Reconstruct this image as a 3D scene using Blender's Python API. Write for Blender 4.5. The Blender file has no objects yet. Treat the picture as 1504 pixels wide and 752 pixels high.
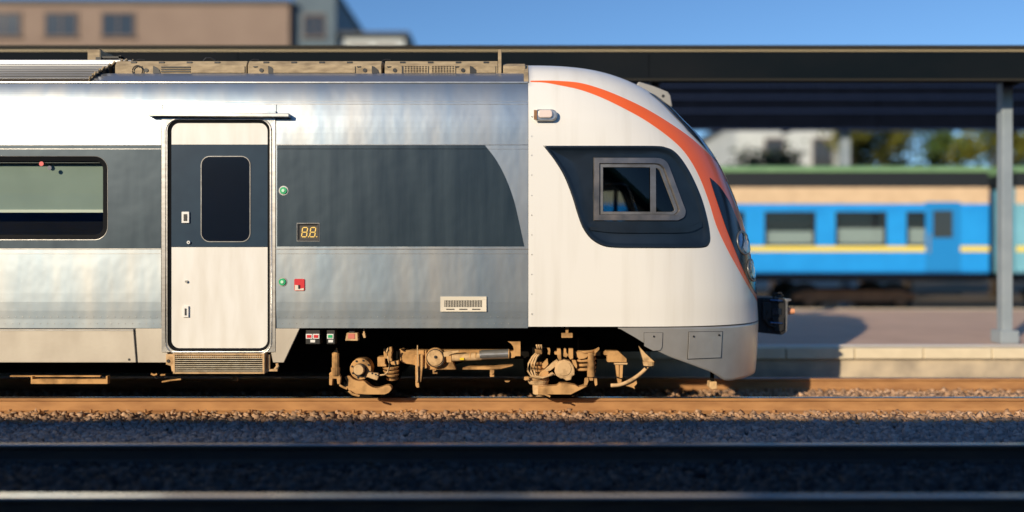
import bpy, math, random
import numpy as np
from mathutils import Vector

random.seed(7); rng = np.random.default_rng(7)
S = bpy.context.scene
col = S.collection

# ------------------------------------------------------------------ camera, sky, sun, exposure
F, D, H = 1253.0, 8.95, 1.629          # focal length in photo pixels, distance to the train side, eye height
cam = bpy.data.cameras.new('camera'); camo = bpy.data.objects.new('camera', cam); col.objects.link(camo)
camo.location = (0, -D, H); camo.rotation_euler = (math.radians(90), 0, 0)
cam.sensor_width = 36; cam.lens = 36*F/1504; cam.clip_start = .05; cam.clip_end = 3000
cam.dof.use_dof = True; cam.dof.focus_distance = D+.25; cam.dof.aperture_fstop = .21
S.camera = camo
SUN_AZ = math.radians(35); SUN_EL = math.atan(.40*math.cos(SUN_AZ))
w = bpy.data.worlds.new('World'); S.world = w; w.use_nodes = True
nt = w.node_tree; bg = nt.nodes['Background']
sky = nt.nodes.new('ShaderNodeTexSky'); sky.sky_type = 'NISHITA'; sky.sun_disc = False
sky.sun_elevation = SUN_EL; sky.sun_rotation = math.pi+SUN_AZ
sky.air_density = 1.0; sky.dust_density = 0; sky.ozone_density = 6.0
nt.links.new(sky.outputs[0], bg.inputs[0]); bg.inputs[1].default_value = .115
sl = bpy.data.lights.new('sun', 'SUN'); so = bpy.data.objects.new('sun', sl); col.objects.link(so)
sl.energy = 4.2; sl.angle = math.radians(.6); sl.color = (1, .84, .61)
sd = Vector((-math.sin(SUN_AZ)*math.cos(SUN_EL), -math.cos(SUN_AZ)*math.cos(SUN_EL), math.sin(SUN_EL)))
so.rotation_euler = sd.to_track_quat('Z', 'Y').to_euler(); so.location = sd*60
S.view_settings.view_transform = 'Standard'; S.view_settings.look = 'None'
S.view_settings.exposure = .2; S.view_settings.gamma = 1; S.view_settings.use_curve_mapping = False
S.render.engine = 'CYCLES'
S.cycles.max_bounces = 6; S.cycles.transparent_max_bounces = 12

# ------------------------------------------------------------------ materials
MATS = {}
def mat(name, c, rough=.5, metal=0, c2=None, nscale=6, nstretch=(1, 1, 1), bump=0, bscale=30, bstretch=(1, 1, 1),
        coat=0, emit=None, es=0, rvar=0, spec=.5, back=None, bdist=.02, nlo=.35, nhi=.7):
    m = bpy.data.materials.new(name); m.use_nodes = True
    t = m.node_tree; N = t.nodes; Lk = t.links; b = N['Principled BSDF']
    b.inputs['Base Color'].default_value = (*c, 1); b.inputs['Roughness'].default_value = rough
    b.inputs['Metallic'].default_value = metal; b.inputs['Specular IOR Level'].default_value = spec
    if coat: b.inputs['Coat Weight'].default_value = coat; b.inputs['Coat Roughness'].default_value = .08
    if emit: b.inputs['Emission Color'].default_value = (*emit, 1); b.inputs['Emission Strength'].default_value = es
    tc = N.new('ShaderNodeTexCoord')
    def noise(scale, stretch, detail=4):
        mp = N.new('ShaderNodeMapping'); mp.inputs['Scale'].default_value = stretch
        Lk.new(tc.outputs['Object'], mp.inputs['Vector'])
        n = N.new('ShaderNodeTexNoise'); n.inputs['Scale'].default_value = scale; n.inputs['Detail'].default_value = detail
        Lk.new(mp.outputs[0], n.inputs['Vector']); return n
    cur = None
    if c2:
        n = noise(nscale, nstretch, 6)
        r = N.new('ShaderNodeValToRGB'); r.color_ramp.elements[0].position = nlo; r.color_ramp.elements[1].position = nhi
        r.color_ramp.elements[0].color = (*c, 1); r.color_ramp.elements[1].color = (*c2, 1)
        Lk.new(n.outputs[0], r.inputs[0]); cur = r.outputs[0]
        if rvar:
            mr = N.new('ShaderNodeMapRange'); mr.inputs[3].default_value = rough-rvar; mr.inputs[4].default_value = rough+rvar
            Lk.new(n.outputs[0], mr.inputs[0]); Lk.new(mr.outputs[0], b.inputs['Roughness'])
    if back:
        g = N.new('ShaderNodeNewGeometry'); mx = N.new('ShaderNodeMix'); mx.data_type = 'RGBA'
        Lk.new(g.outputs['Backfacing'], mx.inputs[0]); mx.inputs[6].default_value = (*c, 1); mx.inputs[7].default_value = (*back, 1)
        if cur: Lk.new(cur, mx.inputs[6])
        cur = mx.outputs[2]
    if cur: Lk.new(cur, b.inputs['Base Color'])
    if bump:
        n = noise(bscale, bstretch, 3)
        bp = N.new('ShaderNodeBump'); bp.inputs['Strength'].default_value = bump; bp.inputs['Distance'].default_value = bdist
        Lk.new(n.outputs[0], bp.inputs['Height']); Lk.new(bp.outputs[0], b.inputs['Normal'])
    MATS[name] = m; return m

def glass(name, tint, refl=.9, rough=.02):
    m = bpy.data.materials.new(name); m.use_nodes = True
    t = m.node_tree; N = t.nodes; Lk = t.links; N.remove(N['Principled BSDF'])
    tr = N.new('ShaderNodeBsdfTransparent'); tr.inputs[0].default_value = (*tint, 1)
    gl = N.new('ShaderNodeBsdfGlossy'); gl.inputs[0].default_value = (refl, refl, refl, 1); gl.inputs['Roughness'].default_value = rough
    fr = N.new('ShaderNodeFresnel'); fr.inputs[0].default_value = 1.5
    mx = N.new('ShaderNodeMixShader'); Lk.new(fr.outputs[0], mx.inputs[0]); Lk.new(tr.outputs[0], mx.inputs[1]); Lk.new(gl.outputs[0], mx.inputs[2])
    Lk.new(mx.outputs[0], N['Material Output'].inputs[0]); MATS[name] = m; return m

mat('steel_side', (.32, .395, .465), .40, .84, (.405, .42, .425), 1.1, (3.0, 1, .40), bump=.30, bscale=1.25, bstretch=(1.6, 1, .9), bdist=.035, rvar=.05)
mat('steel_roof', (.50, .53, .58), .30, .85, (.42, .44, .48), 2, (.4, 1, 2), bump=.05, bscale=6)
mat('steel_skirt', (.60, .58, .55), .36, .62, (.50, .48, .45), 3, bump=.06, bscale=3, back=(.02, .02, .02))
mat('skirt_paint', (.52, .47, .39), .55, .2, (.43, .38, .31), 3, (1, 1, .6), bump=.03)
mat('band_grey', (.013, .031, .050), .42, .35, (.024, .046, .066), 1.8, (4.5, 1, .35), bump=.28, bscale=1.3, bdist=.04, rvar=.08)
mat('door_white', (.80, .785, .745), .38, 0, (.70, .67, .61), 2.5, (3, 1, .6), coat=.3)
mat('door_navy', (.008, .030, .060), .45, 0, (.012, .038, .070), 5, spec=.18)
mat('cab_white', (.80, .785, .745), .33, 0, (.69, .665, .61), 1.4, (5, 1, .35), nlo=.5, nhi=.9, coat=.35, back=(.03, .03, .035), bump=.02, bscale=2)
mat('orange', (.95, .15, .035), .36, 0, (.92, .14, .03), 3, coat=.3)
mat('frame_steel', (.58, .57, .55), .32, .8, (.44, .42, .39), 9, (1, 1, 3))
mat('fairing_grey', (.30, .29, .27), .5)
mat('frame_dull', (.26, .26, .26), .4, .6, (.18, .17, .16), 9)
mat('window_alu', (.16, .165, .175), .32, .7, (.34, .30, .27), 5, (1, 1, 1), rvar=.12)
mat('rubber', (.016, .017, .019), .55)
mat('gasket', (.003, .004, .006), .7, spec=.12)
mat('navy_plastic', (.007, .013, .022), .34, 0, (.010, .018, .030), 6, coat=.15)
mat('black_gloss', (.003, .007, .016), .16, 0, spec=.4)
mat('black_paint', (.010, .011, .013), .6, 0, (.018, .017, .016), 8)
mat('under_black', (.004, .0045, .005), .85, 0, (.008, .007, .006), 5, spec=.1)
mat('dust', (.60, .345, .145), .88, 0, (.12, .065, .03), 6, bump=.25, bscale=60, bdist=.004, spec=.15, nlo=.45, nhi=.78)
mat('dust_pale', (.64, .43, .23), .85, 0, (.20, .12, .06), 13, bump=.25, bscale=60, bdist=.004, spec=.2, nlo=.48, nhi=.8)
mat('step_alloy', (.62, .55, .42), .6, .2, (.45, .37, .25), 20)
mat('groove_shade', (.07, .055, .045), .9)  # shade of the rib valleys, put in as dark colour
mat('cover_silver', (.55, .55, .55), .45, .5, (.42, .42, .42), 3, (.4, 1, 1))
mat('roof_dust', (.44, .34, .21), .75, .1, (.24, .18, .11), 7, (1, 1, 3), bump=.1, bscale=20)
mat('red', (.62, .02, .03), .4); mat('green', (.02, .42, .16), .35, 0, coat=.3); mat('mint', (.55, .8, .62), .4)
mat('red_faded', (.62, .17, .12), .6); mat('white_plain', (.78, .77, .74), .45); mat('cream', (.72, .66, .54), .5)
mat('blind', (.30, .37, .33), .8, 0, (.27, .335, .30), 3)
mat('blind_bar', (.72, .76, .66), .5); mat('blue_dot', (.02, .03, .08), .4)
mat('led', (.10, .06, .01), .5, 0, None, emit=(1, .62, .12), es=1.1); mat('led_dim', (.05, .045, .04), .6)
mat('lamp_lens', (.75, .78, .82), .08, 0, coat=.5); mat('lamp_chrome', (.10, .16, .26), .12, .9)
mat('amber_lens', (.85, .38, .20), .3); mat('lamp_white', (.80, .66, .60), .25); mat('yellow', (.85, .62, .02), .5)
glass('glass_coach', (.75, .80, .82)); glass('glass_cab', (.34, .42, .46)); glass('glass_blind', (.80, .84, .82))
# setting
mat('ballast_floor', (.20, .135, .09), .95, 0, (.13, .09, .065), 18, bump=1, bscale=24, bdist=.05, spec=.1)
def stone_material(name, A, B, Cc):
    m = mat(name, A, .92, spec=.15)
    N = m.node_tree.nodes; Lk = m.node_tree.links
    tc = N.new('ShaderNodeNewGeometry'); r = N.new('ShaderNodeValToRGB')
    e = r.color_ramp.elements; e[0].color = (*A, 1); e[1].color = (*B, 1)
    k = e.new(.5); k.color = (*Cc, 1)
    Lk.new(tc.outputs['Random Per Island'], r.inputs[0]); Lk.new(r.outputs[0], N['Principled BSDF'].inputs['Base Color'])
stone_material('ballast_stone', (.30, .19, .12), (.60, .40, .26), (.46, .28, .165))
stone_material('grey_stone', (.20, .19, .19), (.42, .38, .36), (.30, .275, .265))  # shade of the strip between the tracks greyed into the stones
stone_material('shade_stone', (.022, .026, .030), (.085, .088, .09), (.045, .05, .054))  # foreground shade put into the stone colour
mat('rail_dark', (.035, .030, .028), .7, .1, (.06, .045, .035), 10, (.3, 1, 1), bump=.15, bscale=40, bdist=.004)  # darkened copy of the rail rust, shade included in the colour
mat('sleeper_shade', (.045, .045, .045), .9, 0, (.07, .065, .06), 9, bump=.3, bscale=40, bdist=.006)  # sleeper colour darkened to carry the foreground shade
mat('ground_soil', (.17, .13, .09), .95, 0, (.10, .085, .055), .35, bump=.5, bscale=8, bdist=.05, spec=.1)
mat('rail_rust', (.46, .24, .095), .8, .05, (.32, .155, .06), 10, (.3, 1, 1), bump=.15, bscale=40, bdist=.004)
mat('rail_head', (.62, .60, .58), .24, 1, (.45, .42, .40), 6, (.2, 8, 1))
mat('sleeper_concrete', (.27, .22, .165), .9, 0, (.19, .15, .11), 9, bump=.3, bscale=40, bdist=.006)
mat('sleeper_wood', (.05, .04, .03), .9, 0, (.09, .065, .045), 5, (1, .2, 1), bump=.4, bscale=20, bdist=.01)
mat('asphalt_pink', (.64, .44, .33), .92, 0, (.55, .37, .28), 1.5, bump=.2, bscale=60, bdist=.004)
mat('coping', (.74, .64, .46), .85, 0, (.64, .55, .39), 4, bump=.2, bscale=30, bdist=.005)
mat('platform_face', (.60, .50, .36), .9, 0, (.33, .28, .22), 2.5, bump=.2, bscale=20, bdist=.01)
mat('canopy_dark', (.004, .008, .012), .9, 0, (.014, .015, .017), .5, (.6, 1, 1), spec=.08)
mat('trim_brown', (.035, .033, .028), .8, spec=.1); mat('canopy_edge', (.52, .42, .26), .6); mat('canopy_black', (.003, .004, .006), .9, spec=.08)
mat('canopy_navy', (.0015, .003, .008), .9, 0, (.003, .005, .012), 2, spec=.06); mat('navy_trim', (.010, .025, .085), .5)
mat('column_grey', (.31, .36, .40), .5, .1, (.26, .31, .35), 3)
mat('coach_blue', (.015, .34, .85), .38, 0, (.012, .30, .78), 2, coat=.25)
mat('coach_door', (.012, .24, .62), .45)
mat('coach_teal', (.20, .50, .62), .42, 0, (.17, .44, .55), 2)
mat('coach_cream', (.70, .52, .33), .5, 0, (.62, .45, .28), 3); mat('coach_yellow', (.85, .68, .10), .45)
mat('coach_roof', (.20, .36, .17), .6, 0, (.16, .30, .14), 2); mat('coach_dark', (.010, .014, .016), .6)
mat('curtain', (.80, .82, .76), .8); mat('brown_steel', (.34, .17, .075), .75, 0, (.22, .11, .05), 6)
mat('plaster_beige', (.27, .20, .16), .9, 0, (.24, .175, .14), .8); mat('plaster_dark', (.17, .13, .11), .9)  # second tone is darker plaster for window surrounds and bars
mat('grey_blue_wall', (.10, .15, .19), .7, 0, (.07, .11, .15), .6); mat('pale_wall', (.58, .62, .62), .8, 0, (.50, .54, .55), .7)
mat('roof_slate', (.05, .06, .07), .7); mat('window_dark', (.03, .04, .05), .08, 0, coat=.3)
mat('bark', (.07, .05, .035), .95, 0, (.11, .08, .05), 12, (1, 1, .2), bump=.6, bscale=25)
def leaf(name, a, b):
    m = mat(name, a, .6, spec=.25); N = m.node_tree.nodes; Lk = m.node_tree.links
    g = N.new('ShaderNodeNewGeometry'); r = N.new('ShaderNodeValToRGB')
    r.color_ramp.elements[0].color = (*a, 1); r.color_ramp.elements[1].color = (*b, 1)
    Lk.new(g.outputs['Random Per Island'], r.inputs[0]); p = N['Principled BSDF']
    Lk.new(r.outputs[0], p.inputs['Base Color'])
leaf('leaf_yellow', (.10, .13, .02), (.22, .20, .03)); leaf('leaf_green', (.04, .09, .02), (.10, .15, .035)); leaf('leaf_dark', (.015, .045, .02), (.04, .08, .03))

# ------------------------------------------------------------------ mesh helpers
def part(name, V, Fc, m, parent=None, smooth=False, bevel=0, solid=0, **props):
    me = bpy.data.meshes.new(name); me.from_pydata([tuple(map(float, v)) for v in V], [], Fc); me.update()
    if isinstance(m, str): m = [m]
    for k in m: me.materials.append(MATS[k])
    if smooth:
        me.polygons.foreach_set('use_smooth', [True]*len(me.polygons))
    o = bpy.data.objects.new(name, me); col.objects.link(o)
    if parent:
        o.parent = parent
        off = Vector(parent['_o']) if '_o' in parent else Vector((0, 0, 0))
        o.location = -off
        o['_o'] = (0., 0., 0.)
    else: o['_o'] = (0., 0., 0.)
    if solid: md = o.modifiers.new('s', 'SOLIDIFY'); md.thickness = solid; md.offset = -1
    if bevel: md = o.modifiers.new('b', 'BEVEL'); md.width = bevel; md.segments = 2; md.limit_method = 'ANGLE'; md.angle_limit = .6
    for k, v in props.items(): o[k] = v
    return o
def thing(name, label, cat, loc, group=None):
    o = bpy.data.objects.new(name, None); col.objects.link(o); o.location = loc; o.empty_display_size = .2
    o['_o'] = tuple(float(c) for c in loc); o['label'] = label; o['category'] = cat
    if group: o['group'] = group
    return o
class MB:
    def __init__(s): s.V = []; s.F = []
    def add(s, V, Fc): n = len(s.V); s.V += [tuple(v) for v in V]; s.F += [tuple(i+n for i in f) for f in Fc]; return s
    def box(s, x0, x1, y0, y1, z0, z1):
        V = [(x, y, z) for z in (z0, z1) for y in (y0, y1) for x in (x0, x1)]
        return s.add(V, [(0, 2, 3, 1), (4, 5, 7, 6), (0, 1, 5, 4), (2, 6, 7, 3), (0, 4, 6, 2), (1, 3, 7, 5)])
    def prism(s, poly, y0, y1):            # poly in (x, z); extruded along y
        n = len(poly)
        a = sum(poly[i][0]*poly[(i+1) % n][1]-poly[(i+1) % n][0]*poly[i][1] for i in range(n))
        if a < 0: poly = poly[::-1]
        V = [(x, y0, z) for x, z in poly]+[(x, y1, z) for x, z in poly]
        return s.add(V, [tuple(range(n)), tuple(range(2*n-1, n-1, -1))]+[((i+1) % n, i, i+n, (i+1) % n+n) for i in range(n)])
    def xprism(s, poly, x0, x1):           # poly in (y, z); extruded along x
        n = len(poly)
        a = sum(poly[i][0]*poly[(i+1) % n][1]-poly[(i+1) % n][0]*poly[i][1] for i in range(n))
        if a < 0: poly = poly[::-1]
        V = [(x0, y, z) for y, z in poly]+[(x1, y, z) for y, z in poly]
        return s.add(V, [tuple(range(n-1, -1, -1)), tuple(range(n, 2*n))]+[(i, (i+1) % n, (i+1) % n+n, i+n) for i in range(n)])
    def cone(s, a, b, r0, r1, n=14):
        a = Vector(a); b = Vector(b); q = (b-a).to_track_quat('Z', 'Y')
        V = []
        for c, r in ((a, r0), (b, r1)):
            for i in range(n):
                t = 2*math.pi*i/n; V.append(c+q @ Vector((r*math.cos(t), r*math.sin(t), 0)))
        return s.add(V, [(i, (i+1) % n, n+(i+1) % n, n+i) for i in range(n)]+[tuple(range(n-1, -1, -1)), tuple(range(n, 2*n))])
    def tube(s, P, r, n=8):
        P = [Vector(p) for p in P]; V = []; rr = r if isinstance(r, (list, tuple)) else [r]*len(P)
        for i, p in enumerate(P):
            d = P[min(i+1, len(P)-1)]-P[max(i-1, 0)]; q = d.to_track_quat('Z', 'Y')
            V += [p+q @ Vector((rr[i]*math.cos(2*math.pi*k/n), rr[i]*math.sin(2*math.pi*k/n), 0)) for k in range(n)]
        m = len(P)
        return s.add(V, [(j*n+k, j*n+(k+1) % n, (j+1)*n+(k+1) % n, (j+1)*n+k) for j in range(m-1) for k in range(n)]+[tuple(range(n-1, -1, -1)), tuple(range((m-1)*n, m*n))])
    def build(s, name, m, parent=None, **k): return part(name, s.V, s.F, m, parent, **k)
def grid(A, close_u=False):                 # A[nu][nv] points -> verts, faces
    nu, nv = A.shape[0], A.shape[1]; V = A.reshape(-1, 3)
    Fc = [(i*nv+j, ((i+1) % nu)*nv+j, ((i+1) % nu)*nv+j+1, i*nv+j+1) for i in range(nu if close_u else nu-1) for j in range(nv-1)]
    return V, Fc
def at(px, py, y=0.0): k = (D+y)/F; return ((px-752)*k, y, H+(376-py)*k)
def XZ(px, py, y=0.0): p = at(px, py, y); return (p[0], p[2])
def spline(P, n):                           # Catmull-Rom through points
    P = np.array(P, float); Q = np.vstack([2*P[0]-P[1], P, 2*P[-1]-P[-2]]); out = []
    m = len(P)-1
    for s_ in np.linspace(0, m, n):
        i = min(int(s_), m-1); t = s_-i; a, b, c, d = Q[i:i+4]
        out.append(.5*(2*b+(c-a)*t+(2*a-5*b+4*c-d)*t*t+(3*b-a-3*c+d)*t**3))
    return np.array(out)
def rrect(x0, x1, z0, z1, r, n=7):          # rounded rectangle, counter-clockwise (x, z)
    L = []
    for cx, cz, a in ((x1-r, z1-r, 0), (x0+r, z1-r, 90), (x0+r, z0+r, 180), (x1-r, z0+r, 270)):
        for k in range(n): t = math.radians(a+90*k/(n-1)); L.append((cx+r*math.cos(t), cz+r*math.sin(t)))
    return L
def ray_loop(L, c, angs):                   # distance from c to closed polyline L at each angle
    L = np.array(L); A = L; B = np.roll(L, -1, 0); out = []
    for t in angs:
        d = np.array([math.cos(t), math.sin(t)]); e = B-A; den = d[0]*e[:, 1]-d[1]*e[:, 0]
        den = np.where(abs(den) < 1e-12, 1e-12, den); q = A-c
        s_ = (q[:, 0]*e[:, 1]-q[:, 1]*e[:, 0])/den; u = (q[:, 0]*d[1]-q[:, 1]*d[0])/den
        ok = (u > -1e-6) & (u < 1+1e-6) & (s_ > 0); v = s_[ok].max() if ok.any() else 0
        out.append(c+d*v)
    return np.array(out)
def star_loops(loops, c):
    angs = sorted({round(math.atan2(p[1]-c[1], p[0]-c[0]), 4) for L in loops for p in L})
    return [ray_loop(L, np.array(c, float), angs) for L in loops]
def ring(name, outer, inner, y_out, y_in, m, parent, c=None, y_back=None, **k):
    """plate between two loops in (x, z), its hole and rim having depth down to y_back"""
    if c is None: a = np.array(inner); c = (a.min(0)+a.max(0))/2
    o, i = star_loops([outer, inner], c); n = len(o)
    rows = [np.c_[o[:, 0], np.full(n, y_out), o[:, 1]], np.c_[i[:, 0], np.full(n, y_in), i[:, 1]]]
    if y_back is not None:
        rows = [np.c_[o[:, 0], np.full(n, y_back), o[:, 1]]]+rows+[np.c_[i[:, 0], np.full(n, y_back), i[:, 1]]]
    A = np.stack(rows, 1); V, Fc = grid(A, True); return part(name, V, Fc, m, parent, **k)

# ------------------------------------------------------------------ the setting
GZ = -.30
me = MB().add([(-600, -600, GZ), (600, -600, GZ), (600, 600, GZ), (-600, 600, GZ)], [(0, 1, 2, 3)])
me.build('ground', 'ground_soil', kind='structure')
# ballast beds (one long low bank under each pair of neighbouring tracks), lightly uneven
def bed(name, y0, y1, x0=-60, x1=60, top=-.205):
    ys = [y0-.5, y0-.25, y0]+list(np.linspace(y0, y1, 14)[1:-1])+[y1, y1+.25, y1+.5]
    zs = [GZ-.02, -.26]+[top]*(len(ys)-4)+[-.26, GZ-.02]
    xs = np.linspace(x0, x1, 240); A = np.zeros((len(xs), len(ys), 3))
    for i, x in enumerate(xs):
        for j, y in enumerate(ys):
            n = 0 if j in (0, len(ys)-1) else rng.normal(0, .008)
            A[i, j] = (x, y, zs[j]+n)
    V, Fc = grid(A); part(name, V, Fc, 'ballast_floor', kind='structure')
bed('ballast_bed', -4.6, 3.4)
bed('ballast_bed', 13.0, 16.6)
bed('ballast_bed', -13.2, -9.5)
# stones
def stones(name, x0, x1, y0, y1, n, sm, label, zb=-.205, s0=.018, s1=.036):
    base = np.array([(x, y, z) for z in (-1, 1) for y in (-1, 1) for x in (-1, 1)], float)
    fq = np.array([(0, 2, 3, 1), (4, 5, 7, 6), (0, 1, 5, 4), (2, 6, 7, 3), (0, 4, 6, 2), (1, 3, 7, 5)])
    V = base[None]*rng.uniform(.55, 1.15, (n, 8, 1))*rng.uniform(s0, s1, (n, 1, 1))*rng.uniform(.65, 1.2, (n, 1, 3))
    q = rng.normal(size=(n, 4)); q /= np.linalg.norm(q, axis=1)[:, None]; a, b, c, d = q.T
    R = np.stack([1-2*(c*c+d*d), 2*(b*c-a*d), 2*(b*d+a*c), 2*(b*c+a*d), 1-2*(b*b+d*d), 2*(c*d-a*b), 2*(b*d-a*c), 2*(c*d+a*b), 1-2*(b*b+c*c)], 1).reshape(n, 3, 3)
    V = np.einsum('nij,nkj->nki', R, V)
    C = np.c_[rng.uniform(x0, x1, n), rng.uniform(y0, y1, n), zb+rng.uniform(-.012, .03, n)]
    V = (V+C[:, None]).reshape(-1, 3); Fq = (fq[None]+8*np.arange(n)[:, None, None]).reshape(-1, 4)
    m = bpy.data.meshes.new(name); m.vertices.add(len(V)); m.vertices.foreach_set('co', V.ravel())
    m.loops.add(Fq.size); m.loops.foreach_set('vertex_index', Fq.ravel()); m.polygons.add(len(Fq))
    m.polygons.foreach_set('loop_start', np.arange(0, Fq.size, 4)); m.polygons.foreach_set('loop_total', np.full(len(Fq), 4))
    m.update(calc_edges=True); m.materials.append(MATS[sm])
    o = bpy.data.objects.new(name, m); col.objects.link(o); o['kind'] = 'stuff'
    o['label'] = label; o['category'] = 'ballast'; return o
stones('ballast_stones', -7.5, 7.5, -3.95, -1.35, 36000, 'shade_stone', 'near track ballast stones with the foreground shade in their dark colour')
stones('ballast_stones', -8, 8, -1.35, .25, 24000, 'grey_stone', 'ballast stones with the shade greyed into their colour, between the two tracks')
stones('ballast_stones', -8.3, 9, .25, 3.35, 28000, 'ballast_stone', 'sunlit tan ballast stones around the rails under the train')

# tracks: rails and sleepers
def rail_poly(yc):                          # rail cross-section in (y, z), top at z = 0
    h = [(-.075, -.18), (-.075, -.168), (-.022, -.150), (-.010, -.135), (-.010, -.050), (-.034, -.038), (-.037, -.008), (-.030, 0)]
    return [(yc+a, b) for a, b in h]+[(yc-a, b) for a, b in h[::-1]]
def track(label, yc, x0, x1, sx0, sx1, smat, pitch=.6, rm='rail_rust'):
    t = thing('railway_track', label, 'railway track', (0, yc, -.2), 'railway tracks')
    for s in (-1, 1):
        mb = MB().xprism(rail_poly(yc+s*.797), x0, x1); r = mb.build('rail', [rm, 'rail_head'], t)
        for p in r.data.polygons:
            if p.normal.z > .5 and p.center.z > -.02: p.material_index = 1
    sm = None; x = sx0; k = 0
    while x < sx1:
        if sm is None:
            mb = MB().add([(-.135, -1.35, -.05), (.135, -1.35, -.05), (.135, 1.35, -.05), (-.135, 1.35, -.05),
                           (-.105, -1.33, .03), (.105, -1.33, .03), (.105, 1.33, .03), (-.105, 1.33, .03)],
                          [(0, 3, 2, 1), (4, 5, 6, 7), (0, 1, 5, 4), (2, 3, 7, 6), (1, 2, 6, 5), (3, 0, 4, 7)])
            o = mb.build('sleeper', smat, t, bevel=.008); sm = o
            clip0 = MB().box(-.05, .05, -.035, .035, .028, .05).cone((0, .01, .045), (0, .01, .085), .018, .016, 6).build('rail_clip', rm, o) if yc < 5 and yc > -5 else None
        else:
            o = sm.copy(); col.objects.link(o); o.parent = t
        o.location = (x+random.uniform(-.015, .015), random.uniform(-.01, .01), -.01)
        if clip0:
            for s in (-1, 1):
                for e in (-1, 1):
                    c = clip0 if (k == 0 and s == -1 and e == -1) else clip0.copy()
                    if c is not clip0: col.objects.link(c)
                    c.parent = o; c.location = (0, s*.797+e*.115, 0)
        x += pitch; k += 1
    return t
track('near rusty track lying in shade across the foreground', -2.34, -60, 60, -8.4, 8.6, 'sleeper_shade', rm='rail_dark')
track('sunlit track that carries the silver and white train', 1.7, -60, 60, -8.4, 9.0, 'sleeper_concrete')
track('far track beyond the platform under the blue coaches', 14.6, -60, 60, 3.0, 22, 'sleeper_wood', .65)
track('track behind the photographer under the parked coaches', -11.2, -60, 60, -6, 6, 'sleeper_wood', .65)

# island platform behind the train
PL = .28
MB().box(-60, 60, 3.75, 12.6, GZ-.05, PL-.004).build('platform', 'asphalt_pink', kind='structure')
plat = bpy.data.objects['platform']
for ya, yb, yf in ((3.47, 3.75, 3.50), (12.6, 12.88, 12.85)):
    first = None
    for i in range(26 if ya < 5 else 24):
        x = (-2 if ya < 5 else 0)+i*1.0
        if first is None:
            first = MB().box(0, .985, ya, yb, PL-.15, PL+.01).build('coping_slab', 'coping', plat, bevel=.012); first.location.x = x
        else:
            o = first.copy(); col.objects.link(o); o.parent = plat; o.location.x = x
        if i % 3 == 0: bpy.context.view_layer.objects.active = None
    if ya < 5: MB().box(-60, -2.02, ya, yb-.003, PL-.15, PL+.008).build('coping_run', 'coping', plat)
    MB().box(-60, 60, yf+.05 if ya < 5 else 12.6, 3.745 if ya < 5 else yf-.05, GZ-.05, PL-.153).build('retaining_wall', 'platform_face', plat)
MB().box(-60, 60, 3.90, 4.02, PL-.01, PL+.004).build('painted_line', 'white_plain', plat)

# slender canopy on the platform
cz0 = 4.22
can = thing('platform_canopy', 'long dark steel platform canopy with pale top edge above the train', 'canopy', (6, 4.3, PL))
for k in range(14):
    x = -34+k*6
    MB().box(x+.004, x+5.996, 3.5, 3.56, cz0, cz0+.39).build('fascia_panel', 'canopy_dark', can)
MB().box(-34, 50, 3.485, 3.60, cz0+.395, cz0+.42).build('gutter_edge', 'canopy_edge', can)
MB().box(-34, 50, 3.45, 3.7, cz0+.425, cz0+.475).build('roof_lip', 'trim_brown', can)
MB().xprism([(3.5, cz0+.48), (4.55, cz0+.40), (4.55, cz0+.34), (3.57, cz0+.42)], -34, 50).build('roof_sheet', 'canopy_black', can)
MB().box(-34, 50, 3.49, 3.57, cz0-.03, cz0-.005).build('bottom_trim', 'trim_brown', can)
MB().box(-34, 50, 4.22, 4.37, cz0+.10, cz0+.32).build('long_beam', 'canopy_black', can)
for k in range(15):
    x = -30.50+k*5.45
    MB().box(x-.05, x+.05, 3.58, 4.215, cz0+.02, cz0+.30).build('cross_beam', 'canopy_black', can)
    mb = MB().box(x-.08, x+.08, 4.215, 4.375, PL, cz0+.095); mb.box(x-.14, x+.14, 4.15, 4.44, PL, PL+.2)
    mb.build('column', 'column_grey', can, bevel=.01)

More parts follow.
